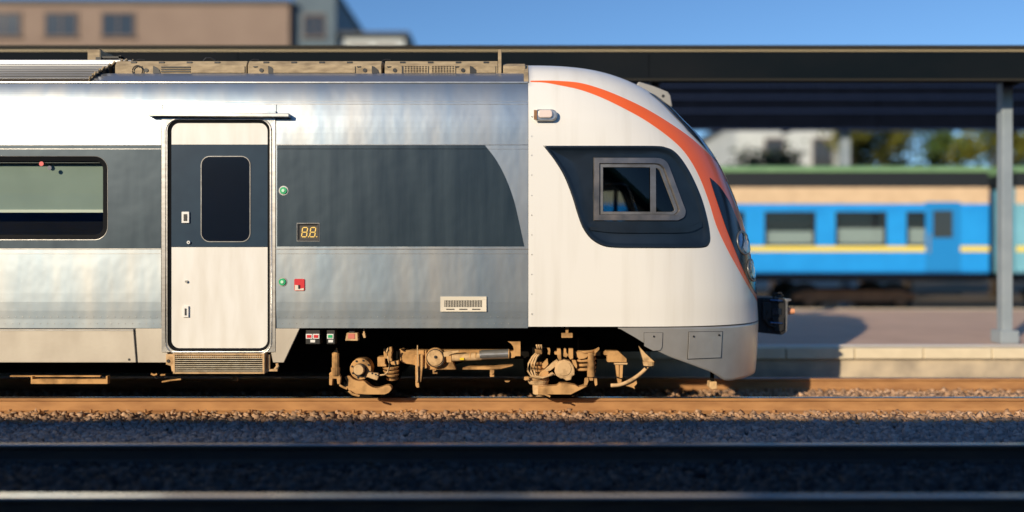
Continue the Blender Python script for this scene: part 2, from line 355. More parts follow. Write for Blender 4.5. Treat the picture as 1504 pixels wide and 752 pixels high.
# coaches
def make_coach(label, body, x0, yc, first_window=1.4, group='passenger coaches parked on neighbouring tracks', L=23.6, pk=4.30):
    t = thing('passenger_coach', label, 'train coach', (x0, yc, 0), group)
    yn, yf = yc-1.55, yc+1.55
    wz0, wz1 = 1.93, 2.74; ww = 1.25; xs = [x0+first_window+1.8+i*1.83 for i in range(11)]
    for side in (-1, 1):
        y = yn if side < 0 else yf; ya, yb = (y, y+.05) if side < 0 else (y-.05, y)
        def wall(a, b, z0, z1, m, n): MB().box(a, b, ya, yb, z0, z1).build(n, m, t)
        wall(x0, x0+L, 1.18, wz0-.004, body, 'side_wall')
        edges = [x0]+[e for x in xs for e in (x, x+ww)]+[x0+L]
        for i in range(0, len(edges), 2): wall(edges[i], edges[i+1], wz0, wz1, body, 'window_pillar')
        wall(x0, x0+L, wz1+.004, 2.97, body, 'side_wall')
        wall(x0, x0+L, 2.974, 3.40, 'coach_cream', 'letter_board')
        o = y-.012 if side < 0 else y+.012
        MB().box(x0, x0+L, min(o, y), max(o, y), 1.74, 1.885).build('yellow_stripe', 'coach_yellow', t)
        for z in (1.26, 1.36, 1.46, 1.56, 1.66, 2.80, 2.86, 2.92):
            MB().box(x0, x0+L, min(o, y), max(o, y), z, z+.022).build('rib', body, t)
        for x in xs:
            yy = (y-.015, y+.02) if side < 0 else (y-.02, y+.015)
            mb = MB().box(x-.03, x+ww+.03, *yy, wz1-.02, wz1+.03).box(x-.03, x+ww+.03, *yy, wz0-.03, wz0+.02)
            mb.box(x-.03, x+.02, *yy, wz0+.02, wz1-.02).box(x+ww-.02, x+ww+.03, *yy, wz0+.02, wz1-.02).box(x, x+ww, *yy, wz1-.30, wz1-.27)
            wf = mb.build('window', 'rubber', t)
            yi = y+.03 if side < 0 else y-.03
            MB().box(x, x+ww, yi-.004, yi+.004, wz0, wz1).build('pane', 'glass_coach', wf)
            yk = y+.09 if side < 0 else y-.09
            if (int(x*7) % 5) < 4: MB().box(x, x+ww, yk-.01, yk+.01, wz0, wz0+random.choice((.34, .34, .42))).build('curtain', 'curtain', wf)
    for dx in (x0+.75, x0+L-1.65):
        cd = MB().box(dx, dx+.9, yn-.022, yn-.0125, 1.2, 3.02).build('door', 'coach_door', t, bevel=.004)
        MB().box(dx+.2, dx+.7, yn-.030, yn-.0225, 2.1, 2.8).build('door_pane', 'window_dark', cd)
        MB().box(dx+.08, dx+.12, yn-.05, yn-.0225, 1.7, 2.2).build('hand_rail', 'frame_steel', cd)
        MB().box(dx-.05, dx+.95, yn-.02, yn+.3, .62, .66).build('foot_step', 'coach_dark', cd)
    MB().box(x0+.06, x0+L-.06, yn+.2, yf-.2, 1.2, 3.38).build('interior', 'coach_dark', t)
    MB().xprism([(yn-.01, 3.404), (yn+.03, 3.80), (yf-.03, 3.80), (yf+.01, 3.404)], x0, x0+L).build('cant_panel', 'coach_dark', t)
    MB().xprism([(yn+.0, 3.804), (yn+.03, 3.90), (yn+.25, 3.98), (yc-.6, pk-.05), (yc, pk), (yc+.6, pk-.05), (yf-.25, 3.98), (yf-.03, 3.90), (yf, 3.804)], x0, x0+L).build('roof', 'coach_roof', t)
    for e in (x0, x0+L-.05): MB().box(e-.002, e+.052, yn+.055, yf-.055, 1.18, 3.40).build('end_wall', body, t)
    MB().box(x0+.1, x0+L-.1, yn+.05, yf-.05, .98, 1.175).build('sole_bar', 'coach_dark', t)
    MB().box(x0+6, x0+15.5, yn+.5, yf-.5, .45, .975).build('equipment_box', 'coach_dark', t)
    MB().box(x0+6.2, x0+15.3, yn+.3, yn+.42, .80, .90).build('pipe_run', 'brown_steel', t)
    for bx in (x0+3.3, x0+L-3.3):
        b = MB().box(bx-.3, bx+.3, yn+.545, yf-.545, .45, .65).build('bogie_bolster', 'coach_dark', t)
        for yy in (yn+.42, yf-.54):
            MB().prism([(bx-1.6, .62), (bx-1.2, .72), (bx+1.2, .72), (bx+1.6, .62), (bx+1.6, .48), (bx+.8, .42), (bx-.8, .42), (bx-1.6, .48)], yy, yy+.12).build('bogie_frame', 'brown_steel', b)
        for wx in (bx-1.2, bx+1.2):
            MB().cone((wx, yc-.86, .46), (wx, yc-.72, .46), .46, .46, 22).cone((wx, yc+.72, .46), (wx, yc+.86, .46), .46, .46, 22).cone((wx, yc-.9, .46), (wx, yc+.9, .46), .07, .07, 8).build('wheelset', 'coach_dark', b)
            MB().cone((wx, yn+.36, .46), (wx, yn+.42, .46), .15, .15, 14).build('axle_box', 'brown_steel', b)
    return t
make_coach('bright blue passenger coach with cream top and yellow stripe beyond the platform', 'coach_blue', -11.3, 14.6, pk=4.08)
make_coach('pale teal passenger coach at right edge beyond the blue coach', 'coach_teal', 13.0, 14.6, pk=4.08)
make_coach('blue parked coach standing behind the photographer to the left', 'coach_blue', -36.0, -11.2)
make_coach('blue parked coach standing directly behind the photographer', 'coach_blue', -11.6, -11.2)

# tall dark station shed beyond the blue coach
shed = thing('station_shed', 'tall navy steel station roof beyond the blue coach', 'station roof', (8, 20.5, GZ))  # dark navy is the roof's own paint
for k in range(12):
    x = -30+k*7
    MB().box(x+.02, x+6.98, 19.0, 19.1, 5.75, 7.6).build('fascia_panel', 'canopy_navy', shed)
for z in (5.72, 6.35, 6.80, 7.2): MB().box(-30, 54, 18.94, 18.995, z, z+.045).build('trim_line', 'navy_trim', shed)
MB().box(-30, 54, 19.11, 26, 7.0, 7.55).build('roof_slab', 'canopy_navy', shed)
for k in range(9):
    x = -26+k*9.2+.3
    MB().box(x-.14, x+.14, 19.4, 19.68, GZ, 6.99).build('column', 'column_grey', shed)
    MB().box(x-.08, x+.08, 19.12, 25.9, 6.6, 6.995).build('cross_beam', 'canopy_navy', shed)

# buildings
def building(name, label, cat, x0, x1, y0, y1, z1, m, wins, roofm, over=.25, wm='window_dark'):
    t = thing(name, label, cat, ((x0+x1)/2, y0, GZ))
    MB().box(x0, x1, y0, y1, GZ-.1, z1).build('wall', m, t)
    MB().box(x0-over, x1+over, y0-over, y1+over, z1+.003, z1+.22).build('roof', roofm, t)
    for (a, b, c, d) in wins:
        fm = MB().box(a-.1, a, y0-.06, y0-.003, c, d).box(b, b+.1, y0-.06, y0-.003, c, d).box(a-.1, b+.1, y0-.08, y0-.003, d+.002, d+.12).box(a-.15, b+.15, y0-.14, y0-.003, c-.1, c-.002)
        f = fm.build('window', 'plaster_dark', t)
        MB().box(a+.002, b-.002, y0-.03, y0-.004, c+.002, d-.002).build('pane', wm, f)
        MB().box((a+b)/2-.03, (a+b)/2+.03, y0-.045, y0-.031, c+.002, d-.002).build('glazing_bar', 'plaster_dark', f)
    return t
yb = 36; k = (yb+D)/F
bx = lambda p: (p-752)*k; bz = lambda p: H+(376-p)*k
wins = []
for r in range(3):
    z = bz(53)-r*3.4
    for c_ in range(9):
        x = bx(160)-c_*3.0+1.0 - .3
        wins.append((x-1.0, x+.6, z, z+1.15))
building('apartment_building', 'beige plastered building with dark windows rising above the canopy at left', 'building', bx(-260), bx(425), yb, yb+12, bz(6), 'plaster_beige', wins, 'roof_slate', .12)
building('shade_block', 'narrow blue grey block for the shaded side of the beige building', 'building', bx(428), bx(490), yb+.5, yb+9, bz(-12), 'grey_blue_wall', [(bx(445), bx(472), bz(50), bz(20))], 'roof_slate', .1)  # building's shaded side wall, its shade put into the blue grey
building('flat_roofed_annex', 'low pale annex with flat dark roof beside the blue grey block', 'building', bx(493), bx(590), yb+1, yb+9, bz(47), 'pale_wall', [(bx(510), bx(535), bz(90), bz(62)), (bx(550), bx(575), bz(90), bz(62))], 'roof_slate', .3)
yb = 41; k = (yb+D)/F
building('white_house', 'pale flat roofed house seen behind the blue coach beside the trees', 'building', bx(1080), bx(1262), yb, yb+9, bz(180), 'pale_wall', [(bx(1125), bx(1150), bz(245), bz(205)), (bx(1195), bx(1220), bz(245), bz(205))], 'roof_slate', .3)

# trees
def tree(label, x, y, h, r, lm, seed, n=5200):
    R = np.random.default_rng(seed); t = thing('broadleaf_tree', label, 'tree', (x, y, GZ), 'trees beyond the tracks')
    tr = MB().tube([(x, y, GZ-.1), (x+.05, y, h*.25), (x-.08, y+.05, h*.5), (x+.02, y, h*.8)], [.24, .19, .13, .04], 9)
    cl = []
    for i in range(26):
        a = R.uniform(0, 2*math.pi); zz = h*R.uniform(.36, .95); rr = r*math.sqrt(max(.05, 1-((zz/h-.62)/.42)**2))*R.uniform(.3, 1)
        c = (x+rr*math.cos(a), y+rr*math.sin(a), zz); cl.append((c, R.uniform(.45, .95)))
        if i % 3 == 0: tr.tube([(x, y, zz*.62), ((x+c[0])/2, (y+c[1])/2, zz*.86), c], [.07, .045, .015], 6)
    tr.build('trunk', 'bark', t, smooth=True)
    V = []; Fc = []
    per = n//26
    for c, cr in cl:
        p = R.normal(0, .48, (per, 3))*cr+np.array(c); sz = R.uniform(.06, .13, per)
        for q, s_ in zip(p, sz):
            a = R.normal(size=3); a /= np.linalg.norm(a); b = np.cross(a, R.normal(size=3)); b /= np.linalg.norm(b)
            i = len(V); V += [q-a*s_*1.4, q-b*s_*.7, q+a*s_*1.4, q+b*s_*.7]; Fc.append((i, i+1, i+2, i+3))
    part('crown', V, Fc, lm, t)
tree('yellow green tree nearest the pale house behind the coach', 16.0, 30.0, 8.6, 2.6, 'leaf_yellow', 1)
tree('dark green tree between two yellowing trees behind the coach', 19.0, 32.0, 9.2, 3.0, 'leaf_green', 2)
tree('yellowing tree at the right edge behind the teal coach', 22.6, 31.0, 8.8, 2.8, 'leaf_yellow', 3)
tree('dark tree at far right edge behind the teal coach', 26.5, 33.0, 9.4, 3.0, 'leaf_dark', 4)
tree('dark green tree low in front of the pale house', 11.6, 29.0, 6.2, 2.0, 'leaf_dark', 5, 3600)

# ------------------------------------------------------------------ the silver and white train
T = thing('passenger_train', 'silver and white streamlined train car with orange nose stripe', 'train', (-3.0, 1.7, 0))
XJ = XZ(776, 300)[0]                         # joint between silver body and white cab
XL = -9.6
PY = spline([(.012, .2), (.010, .87), (0, 1.2), (0, 2.0), (0, 2.9), (.02, 3.15), (.06, 3.33), (.12, 3.47), (.20, 3.57), (.32, 3.66), (.50, 3.735), (.75, 3.79), (1.1, 3.825), (1.7, 3.84)], 900)
PZ = np.maximum.accumulate(PY[:, 1]); PO = np.maximum(PY[:, 0], 0)
ZC = np.array([.1, .2, .5, .9, 1.4, 1.9, 2.3, 2.7, 3.0, 3.2, 3.4, 3.55, 3.68, 3.78, 3.845])
XC = np.array([2.945, 2.945, 2.945, 2.945, 2.897, 2.798, 2.669, 2.484, 2.276, 2.086, 1.888, 1.669, 1.404, 1.118, .80])
_xs = spline(np.c_[ZC, XC], 1500); _zz = np.maximum.accumulate(_xs[:, 0]); _xx = np.convolve(np.pad(_xs[:, 1], 20, mode='edge'), np.ones(41)/41, 'valid')
PP, QQ = 2.4, 2.6
def Wz(z): return np.maximum(1.7-np.interp(z, PZ, PO), 1e-4)
def XT(z): return np.interp(z, _zz, _xx)
def XS(z): return np.maximum(XT(z)-1.7, XJ)
def field(P):
    x, y, z = P[..., 0], P[..., 1], P[..., 2]; s = XS(z)
    f = (np.maximum(x-s, 0)/(XT(z)-s))**PP+(abs(y-1.7)/Wz(z))**QQ-1
    return np.where(z > 3.839, 1., f)
def normal(P):
    g = np.stack([(field(P+np.eye(3)[k]*.004)-field(P-np.eye(3)[k]*.004)) for k in range(3)], -1)
    return g/np.maximum(np.linalg.norm(g, axis=-1, keepdims=True), 1e-9)
def cast(uv, off=0.0):
    """points of the photo laid onto the cab's real surface, lifted by off along its normal"""
    uv = np.array(uv, float); sh = uv.shape[:-1]; q = uv.reshape(-1, 2).copy(); out = np.full((len(q), 3), np.nan)
    todo = np.ones(len(q), bool); C = np.array([860., 365.])
    for _ in range(40):
        idx = np.where(todo)[0]
        if len(idx) == 0: break
        d = np.stack([(q[idx, 0]-752)/F, np.ones(len(idx)), (376-q[idx, 1])/F], 1)
        ts = np.linspace(D-.01, D+1.75, 260); o = np.array([0, -D, H])
        P = o+d[:, None]*ts[None, :, None]; ins = field(P) < 0; hit = ins.any(1); first = ins.argmax(1)
        lo = ts[np.maximum(first-1, 0)]; hi = ts[first]
        for _k in range(22):
            mid = (lo+hi)/2; f = field(o+d*mid[:, None]); hi = np.where(f < 0, mid, hi); lo = np.where(f < 0, lo, mid)
        out[idx[hit]] = (o+d*hi[:, None])[hit]; todo[idx[hit]] = False
        m = idx[~hit]; v = C-q[m]; q[m] += v/np.linalg.norm(v, axis=1, keepdims=True)*.6
    if off: out = out+normal(out)*off
    return out.reshape(*sh, 3)
def mirror(V): V = np.array(V).copy(); V[:, 1] = 3.4-V[:, 1]; return V
def flip(Fc): return [tuple(f[::-1]) for f in Fc]
def both(name, V, Fc, m, parent=None, **k):
    a = part(name, V, Fc, m, parent or T, **k); part(name, mirror(V), flip(Fc), m, parent or T, **k); return a
def patch(name, A, B, m, nu=40, nv=6, off=.003, parent=None, mir=True, **k):
    A = spline(A, nu); B = spline(B, nu); t = np.linspace(0, 1, nv)[None, :, None]
    G = cast(A[:, None]*(1-t)+B[:, None]*t, off); V, Fc = grid(G)
    n = np.cross(G[nu//2, 1]-G[nu//2, 0], G[nu//2+1, 0]-G[nu//2, 0])
    if np.dot(n, normal(G[nu//2, 0])) > 0: Fc = flip(Fc)
    if mir: return both(name, V, Fc, m, parent, smooth=True, **k)
    return part(name, V, Fc, m, parent or T, smooth=True, **k)

OUT = spline([(797, 214), (830, 214), (900, 214), (962, 214.3), (978, 216.5), (990, 222), (1002, 235), (1016, 258), (1030, 290), (1039, 322), (1043, 347), (1041.5, 358), (1034, 363.5), (1010, 364.5), (950, 364.5), (905, 364), (885, 361), (868, 351), (856, 335), (848, 314), (840, 288), (828, 258), (814, 235), (799, 215.5)], 150)
CW = (935., 288.)
# --- cab shell (white), with real openings where the side windows sit
zr = np.concatenate([np.linspace(.887, 3.05, 95), np.interp(np.linspace(0, 1, 70), np.linspace(0, 1, 900-int(np.searchsorted(PZ, 3.05))), PZ[int(np.searchsorted(PZ, 3.05)):])[1:]])
zr = np.maximum.accumulate(zr); zr[-1] = 3.8395
def slice_pts(z, n1=46, n2=64, x0=None):
    s = XS(z); w_ = Wz(z); L = XT(z)-s; x0 = XJ if x0 is None else x0
    xa = np.linspace(x0, s, n1, endpoint=False); th = np.linspace(0, math.pi/2, n2)
    th = math.pi/2*(1-np.cos(th))**.9 if False else th
    x = np.r_[xa, s+L*np.sin(th)**(2/PP)]; y = np.r_[np.full(n1, 1.7-w_), 1.7-w_*np.cos(th)**(2/QQ)]
    h = np.stack([x, y, np.full_like(x, z)], 1)
    return np.vstack([h, mirror(h)[-2::-1]])
G = np.stack([slice_pts(z) for z in zr]); V, Fc = grid(G)
cen = V[np.array(Fc)].mean(1); near = cen.copy(); near[:, 1] = np.minimum(near[:, 1], 3.4-near[:, 1])
pu = 752+F*near[:, 0]/(near[:, 1]+D); pv = 376-F*(near[:, 2]-H)/(near[:, 1]+D)
def inside(poly, u, v):
    c = np.zeros(len(u), bool); n = len(poly)
    for i in range(n):
        (x1, y1), (x2, y2) = poly[i], poly[(i+1) % n]
        if y1 != y2: c ^= ((y1 > v) != (y2 > v)) & (u < (x2-x1)*(v-y1)/(y2-y1)+x1)
    return c
INS = np.array(CW)+(OUT-np.array(CW))*.978
cut = inside(INS, pu, pv) & (near[:, 1] < 1.2)
part('cab_shell', V, flip([f for f, c in zip(Fc, cut) if not c]), 'cab_white', T, smooth=True)
# dark window surround: raised lip, then dished face down to the window frame
WF = [(872, 324), (872, 231)]+[tuple(p) for p in spline([(964, 231), (974, 232.5), (981, 238), (985, 246)], 8)]+[tuple(p) for p in spline([(1005, 300), (1008.5, 310), (1006, 319), (997, 324)], 8)]
def shrink(L, k): return np.array(CW)+(np.array(L)-np.array(CW))*k
def refine(L, m=4):
    L = np.array(L); out = []
    for i in range(len(L)):
        a, b = L[i], L[(i+1) % len(L)]; n_ = max(1, int(np.hypot(*(b-a))/m)); out += [a+(b-a)*t/n_ for t in range(n_)]
    return np.array(out)
loops = star_loops([OUT, refine(WF)], CW); O_, W_ = loops
def lp(L, off): return cast(L, 0)+normal(cast(L, 0))*off
cw = np.array(CW)
mix = lambda t: O_*(1-t)+W_*t
rows = [lp(O_, .002), lp(cw+(O_-cw)*.985, .010), lp(cw+(O_-cw)*.955, .006), lp(cw+(O_-cw)*.925, -.012), lp(cw+(O_-cw)*.90, -.020)]
I_ = cw+(O_-cw)*.90
W2 = cw+(W_-cw)*1.0
def fit_in(t):
    q = I_*(1-t)+W2*t; return q
rows += [lp(fit_in(.5), -.024), lp(fit_in(.98), -.026)]
V, Fc = grid(np.stack(rows, 1), True)
sur = both('window_surround', V, Fc, 'navy_plastic', smooth=True)
# ledge moulding under the side window
patch('surround_ledge', [(868, 338), (900, 341.5), (960, 342), (1010, 341), (1032, 333)], [(866, 333), (900, 334), (960, 334.5), (1010, 333.5), (1031, 325)], 'navy_plastic', 40, 3, -.002, sur)
# side window frame
def frame_from(name, outer, inner, o0, o1, m, parent, y):
    a, b = star_loops([refine(outer), refine(inner)], CW)
    R_ = [lp(a, o0-.03), lp(a, o0), lp(cw+(a-cw)*.985, o1), lp(b+(b-cw)*.012, o1), lp(b, o0), lp(b, o0-.05)]
    V, Fc = grid(np.stack(R_, 1), True); return both(name, V, Fc, m, parent, smooth=False)
WI = [(881, 315), (881, 240)]+[tuple(p) for p in spline([(962, 240), (970, 241.5), (976, 247)], 6)]+[tuple(p) for p in spline([(996, 301), (998, 309), (992, 315)], 6)]
wfr = frame_from('window_frame', WF, WI, -.020, -.004, 'window_alu', T, 0)
WG = [(886.5, 310.5), (886.5, 245.5)]+[tuple(p) for p in spline([(960, 245.5), (967, 246.5), (971, 250)], 6)]+[tuple(p) for p in spline([(991, 303), (992.5, 308), (988, 310.5)], 6)]
frame_from('glazing_frame', WI, WG, -.032, -.024, 'frame_dull', wfr, 0)
b_ = cast(np.array([(955, 243), (965, 243), (965, 313), (955, 313)]), 0); n0 = normal(b_)
patch('sliding_mullion', [(956, 243), (956, 280), (956, 313)], [(964.5, 243), (964.5, 280), (964.5, 313)], 'frame_dull', 20, 3, -.022, wfr)
patch('window_pane', [(885, 244), (885, 278), (885, 312)], [(956.5, 244), (956.5, 278), (956.5, 312)], 'glass_cab', 14, 14, -.036, wfr)
patch('window_pane', [(964, 244), (964, 278), (964, 312)], [(971, 244), (984, 278), (996, 312)], 'glass_cab', 14, 8, -.040, wfr)
# cab interior: floor, rear bulkhead, desk and seat
MB().box(XJ+.02, 1.6, .2, 3.2, .95, 1.05).build('cab_floor', 'black_paint', T)
MB().box(XJ+.02, XJ+.06, .25, 3.15, 1.06, 3.4).build('rear_bulkhead', 'black_paint', T)
MB().prism([(1.75, 1.06), (1.75, 1.75), (2.25, 1.85), (2.35, 1.06)], .6, 2.8).build('driver_desk', 'black_paint', T, bevel=.03)
st = MB().box(.95, 1.4, 1.2, 1.65, 1.45, 1.56).build('driver_seat', 'black_paint', T, bevel=.03)
MB().prism([(.92, 1.56), (1.04, 1.56), (.96, 2.3), (.86, 2.3)], 1.2, 1.65).build('seat_back', 'black_paint', st, bevel=.03)
MB().cone((1.17, 1.42, 1.05), (1.17, 1.42, 1.45), .06, .05).build('seat_post', 'black_paint', st)
# orange stripe
OI = [(779, 120.4), (800, 121.5), (820, 125), (852, 132), (883.6, 143.6), (915.5, 159), (947, 176.5), (979, 199), (1001.6, 219.5), (1017.6, 242), (1030, 267), (1041.5, 298), (1052, 331.7), (1066.8, 363.9), (1081, 390), (1097.5, 419), (1112, 443)]
OO = [(779, 118.8), (800, 118.6), (820, 119), (852, 122), (883.6, 131), (915, 143.6), (947, 159), (979, 178), (1011, 200), (1033.5, 219.5), (1052.7, 239), (1068.7, 261), (1084, 296), (1093, 329), (1102, 365), (1110, 405), (1114.5, 441)]
OI3 = [(1052, 331.7), (1066.8, 363.9), (1081, 390), (1097.5, 419), (1112, 443)]
patch('orange_stripe', OI, OO, 'orange', 120, 14, .003)
# headlight recess
HR0 = [(1041.5, 261.5), (1047, 280), (1055, 304), (1066, 336), (1078, 366), (1091, 397), (1103, 420), (1110, 432)]
HR1 = [(1042.5, 261.5), (1056, 274), (1069, 294), (1080, 318), (1090, 344), (1099, 372), (1107, 402), (1112, 430)]
hl = patch('headlight_cover', HR0, HR1, 'black_gloss', 70, 8, .007)
def lens(cu, cv, au, av, tilt):
    L = []
    for k in range(20):
        t = 2*math.pi*k/20; du, dv = au*math.cos(t), av*math.sin(t); L.append((cu+du*math.cos(tilt)-dv*math.sin(tilt), cv+du*math.sin(tilt)+dv*math.cos(tilt)))
    L = np.array(L); c = np.array([cu, cv])
    R_ = [cast(c+(L-c)*s_, o) for s_, o in ((1, .007), (1, .016), (.9, .018), (.82, .013))]
    V, Fc = grid(np.stack(R_, 1), True); both('lamp_ring', V, Fc, 'frame_dull', hl, smooth=True)
    R_ = [cast(c+(L-c)*s_, o) for s_, o in ((.86, .012), (.6, .017), (.3, .020), (.02, .021))]
    V, Fc = grid(np.stack(R_, 1), True); both('headlight_lens', V, Fc, 'lamp_chrome', hl, smooth=True)
    R_ = [cast(c+np.array([au*.35, av*.25])+(L-c)*s_, o) for s_, o in ((.55, .0185), (.3, .023), (.02, .024))]
    V, Fc = grid(np.stack(R_, 1), True); both('headlight_bulb', V, Fc, 'lamp_lens', hl, smooth=True)
lens(1091, 357, 9, 18.5, -.22); lens(1103.5, 397, 6.2, 17, -.16)
# windscreen wrapping the front
wb = cast([(952, 136), (981, 161.5), (1010, 193), (1036, 219.5), (1056, 243), (1070.5, 265), (1085, 298)], 0)
o_ = np.argsort(wb[:, 2]); zs = np.linspace(wb[:, 2].min(), wb[:, 2].max(), 26); ybd = np.interp(zs, wb[o_, 2], wb[o_, 1])
G = np.zeros((26, 30, 3))
for i, (z, y0) in enumerate(zip(zs, ybd)):
    y = np.linspace(y0, 3.4-y0, 30); s = XS(z); x = s+(XT(z)-s)*np.maximum(1-(abs(y-1.7)/Wz(z))**QQ, 0)**(1/PP)
    G[i] = np.stack([x, y, np.full(30, z)], 1)
G = G+normal(G)*.006; V, Fc = grid(G); part('windscreen', V, Fc, 'black_gloss', T, smooth=True)
# top lamp fairing above the windscreen
fy = 1.15
f3 = [at(938, 119.5, fy), at(960, 126, fy), at(981, 134.5, fy), at(985, 140, fy), at(988, 157, fy), at(960, 150, fy), at(930, 135, fy)]
MB().prism([(p[0], p[2]) for p in f3], fy, 3.4-fy).build('roof_lamp_fairing', 'fairing_grey', T, bevel=.015)
p = at(974, 141, fy); MB().cone((p[0], fy-.004, p[2]), (p[0], fy+.02, p[2]), .018, .018, 10).build('fairing_bolt', 'rubber', T)
# lower nose skirt in bare metal, curving up behind the bogie
xb = [at(905, 480)[0], at(912, 484)[0], at(935, 497)[0], at(960, 513)[0], at(985, 525)[0], at(1012, 534)[0], at(1045, 547, .15)[0], at(1066, 562, .25)[0], at(1075, 563, .3)[0], 3.2]
zb = [.872, .86, .765, .65, .565, .495, .39, .285, .275, .30]
cols = []
ref = slice_pts(.6, 60, 90, x0=at(908, 480)[0]); n_ = len(ref)
for j in range(n_):
    zb_ = np.interp(ref[j, 0], xb, zb); c = []
    for v in np.linspace(0, 1, 22):
        z = zb_+(.879-zb_)*v; s = XS(z); w_ = Wz(z)
        pull = .05*((.88-z)/.6)**2                        # tucks in slightly towards the lower edge
        x, y = ref[j, 0], ref[j, 1]
        c.append((x-pull*max(0, (x-2.2)), y+(1.7-y)*.012*((.88-z)/.6)**2, z))
    cols.append(c)
V, Fc = grid(np.array(cols)); part('nose_skirt', V, Fc, 'steel_skirt', T, smooth=True, solid=.012)
# hatches in the skirt
def hatch(poly, bolts):
    poly = refine(poly, 3); c = poly.mean(0); o, = star_loops([poly], c)
    R_ = [cast(c+(o-c)*s_, f) for s_, f in ((1.03, .002), (1.03, .006), (1.0, .006))]
    V, Fc = grid(np.stack(R_, 1), True); h = part('skirt_hatch', V, Fc, 'rubber', T)
    R_ = [cast(c+(o-c)*s_, f) for s_, f in ((1.0, .005), (.99, .011), (.5, .011), (.02, .011))]
    V, Fc = grid(np.stack(R_, 1), True); part('hatch_plate', V, flip(Fc), 'steel_skirt', h)
    for b in bolts:
        p0 = cast([b], .008)[0]; n0 = normal(p0[None])[0]; MB().cone(p0, p0+n0*.012, .012, .010, 8).build('hatch_bolt', 'rubber', h)
hatch([(946, 488.5), (973, 488.5), (972, 510), (969, 514.5), (959, 515), (946, 508)], [(960, 494)])
hatch([(1012, 487.5), (1060, 487), (1058, 525), (1010, 527)], [(1018, 494), (1055, 492)])
# seam bead between shell and skirt
G = slice_pts(.882, 60, 80, x0=at(908, 480)[0]); G = G+normal(G)*.001
MB().tube(G[::3], .005, 5).build('seam_line', 'rubber', T)
# side marker lamp
lmp = MB().prism(rrect(*[XZ(783.5, 178)[0], XZ(818, 178)[0], XZ(800, 178.5)[1], XZ(800, 161.5)[1]], .055, 6), -.05, .03).build('side_lamp', 'frame_steel', T, bevel=.012)
MB().prism(rrect(XZ(790, 178)[0], XZ(811, 178)[0], XZ(800, 174.5)[1], XZ(800, 163)[1], .03, 6), -.075, -.051).build('lamp_lens', 'lamp_white', lmp, bevel=.01)
MB().box(XZ(784, 0)[0], XZ(788.5, 0)[0], -.062, -.0505, XZ(0, 177)[1], XZ(0, 163)[1]).build('lamp_bracket', 'brown_steel', lmp)
rv = MB()
for py_ in (171, 200, 228, 257, 287, 316, 345, 374, 403, 432, 461): x, z = XZ(781, py_); rv.cone((x, -.004, z), (x, .01, z), .006, .007, 6)
rv.build('joint_rivets', 'frame_steel', T, kind='stuff')

# --- silver body sides
def zof(py): return XZ(0, py)[1]
def xof(px): return XZ(px, 0)[0]
def yprof(z): return float(np.interp(z, PZ, PO))
def strip(name, x0, x1, z0, z1, m, off=0, nz=8, nx=2, parent=None, mir=True):
    zs = np.linspace(z0, z1, nz); xs = np.linspace(x0, x1, nx)
    G = np.array([[(x, yprof(z)-off, z) for z in zs] for x in xs]); V, Fc = grid(G)
    # turn the edges inwards so that each panel has thickness
    rim = np.array([[(x, yprof(z)+.012, z) for z in (z0, z1)] for x in xs])
    V2, F2 = list(map(tuple, V)), list(flip(Fc)) if False else list(Fc)
    for j, e in ((0, 0), (nz-1, 1)):
        for i in range(nx-1):
            a, b = i*nz+j, (i+1)*nz+j; n = len(V2); V2 += [tuple(rim[i, e]), tuple(rim[i+1, e])]
            F2.append((a, n, n+1, b) if e == 0 else (b, n+1, n, a))
    if mir: return both(name, np.array(V2), F2, m, parent, smooth=False)
    return part(name, V2, F2, m, parent or T)
DX0, DX1 = xof(237), xof(405); zd = zof(173)
ZB, ZM, ZG, ZK, ZT = .872, zof(365.5), zof(212.5), zof(152), 3.47
gap = .003
seams = [XL, xof(-320), DX0]
for a, b in zip(seams[:-1], seams[1:]):
    strip('lower_side_panel', a+gap, b-gap, ZB, ZM-.006, 'steel_side', nz=10)
    strip('upper_side_panel', a+gap, b-gap, ZG+.004, ZK-.006, 'steel_side', nz=8)
for a, b in ((DX1, XJ),):
    strip('lower_side_panel', a+gap, b-gap, ZB, ZM-.006, 'steel_side', nz=10)
    strip('upper_side_panel', a+gap, b-gap, ZG+.004, ZK-.006, 'steel_side', nz=8)
    strip('middle_side_panel', a+gap, b-gap, ZM+.004, ZG-.004, 'steel_side', nz=8)
strip('door_header_panel', DX0+gap, DX1-gap, zd+.004, ZK-.006, 'steel_side', nz=4)
strip('cant_panel', XL, XJ-gap, ZK+.003, ZT, 'steel_side', nz=10)
# mouldings along the side
for z, h, y in ((ZM-.001, .009, .006), (ZG-.001, .006, .005), (ZG-.045, .004, .003), (ZM-.05, .004, .004)):
    for a, b in ((XL, DX0), (DX1, XJ-gap)): MB().box(a, b, -y, .01, z-h/2, z+h/2).build('side_moulding', 'frame_steel', T)
for z, h, y in ((ZK-.0015, .008, .004), (ZK+.03, .004, .002)):
    yy = yprof(z); MB().box(XL, XJ-gap, yy-y, yy+.01, z-h/2, z+h/2).build('side_moulding', 'frame_steel', T)
MB().box(XL, XJ-gap, yprof(ZT)-.012, yprof(ZT)+.02, ZT-.004, ZT+.012).build('rain_gutter', 'frame_steel', T, bevel=.003)
# grey band right of the door with its curved front end
zt, zb_ = ZG-.006, ZM+.012
edge = spline([XZ(712, 213.2), XZ(728, 234), XZ(742, 260), XZ(754, 292), XZ(762, 325), XZ(770, 362)], 30)
x0 = xof(407); V = []; Fc = []
for i, (xe, ze) in enumerate(edge):
    for j in range(13): V.append((x0+(xe-x0)*j/12, -.003, ze))
V = np.array(V); Fc = [(i*13+j, (i+1)*13+j, (i+1)*13+j+1, i*13+j+1) for i in range(29) for j in range(12)]
V[:, 2] = np.clip(V[:, 2], zb_, zt)
both('grey_band', V, Fc, 'band_grey', smooth=False)
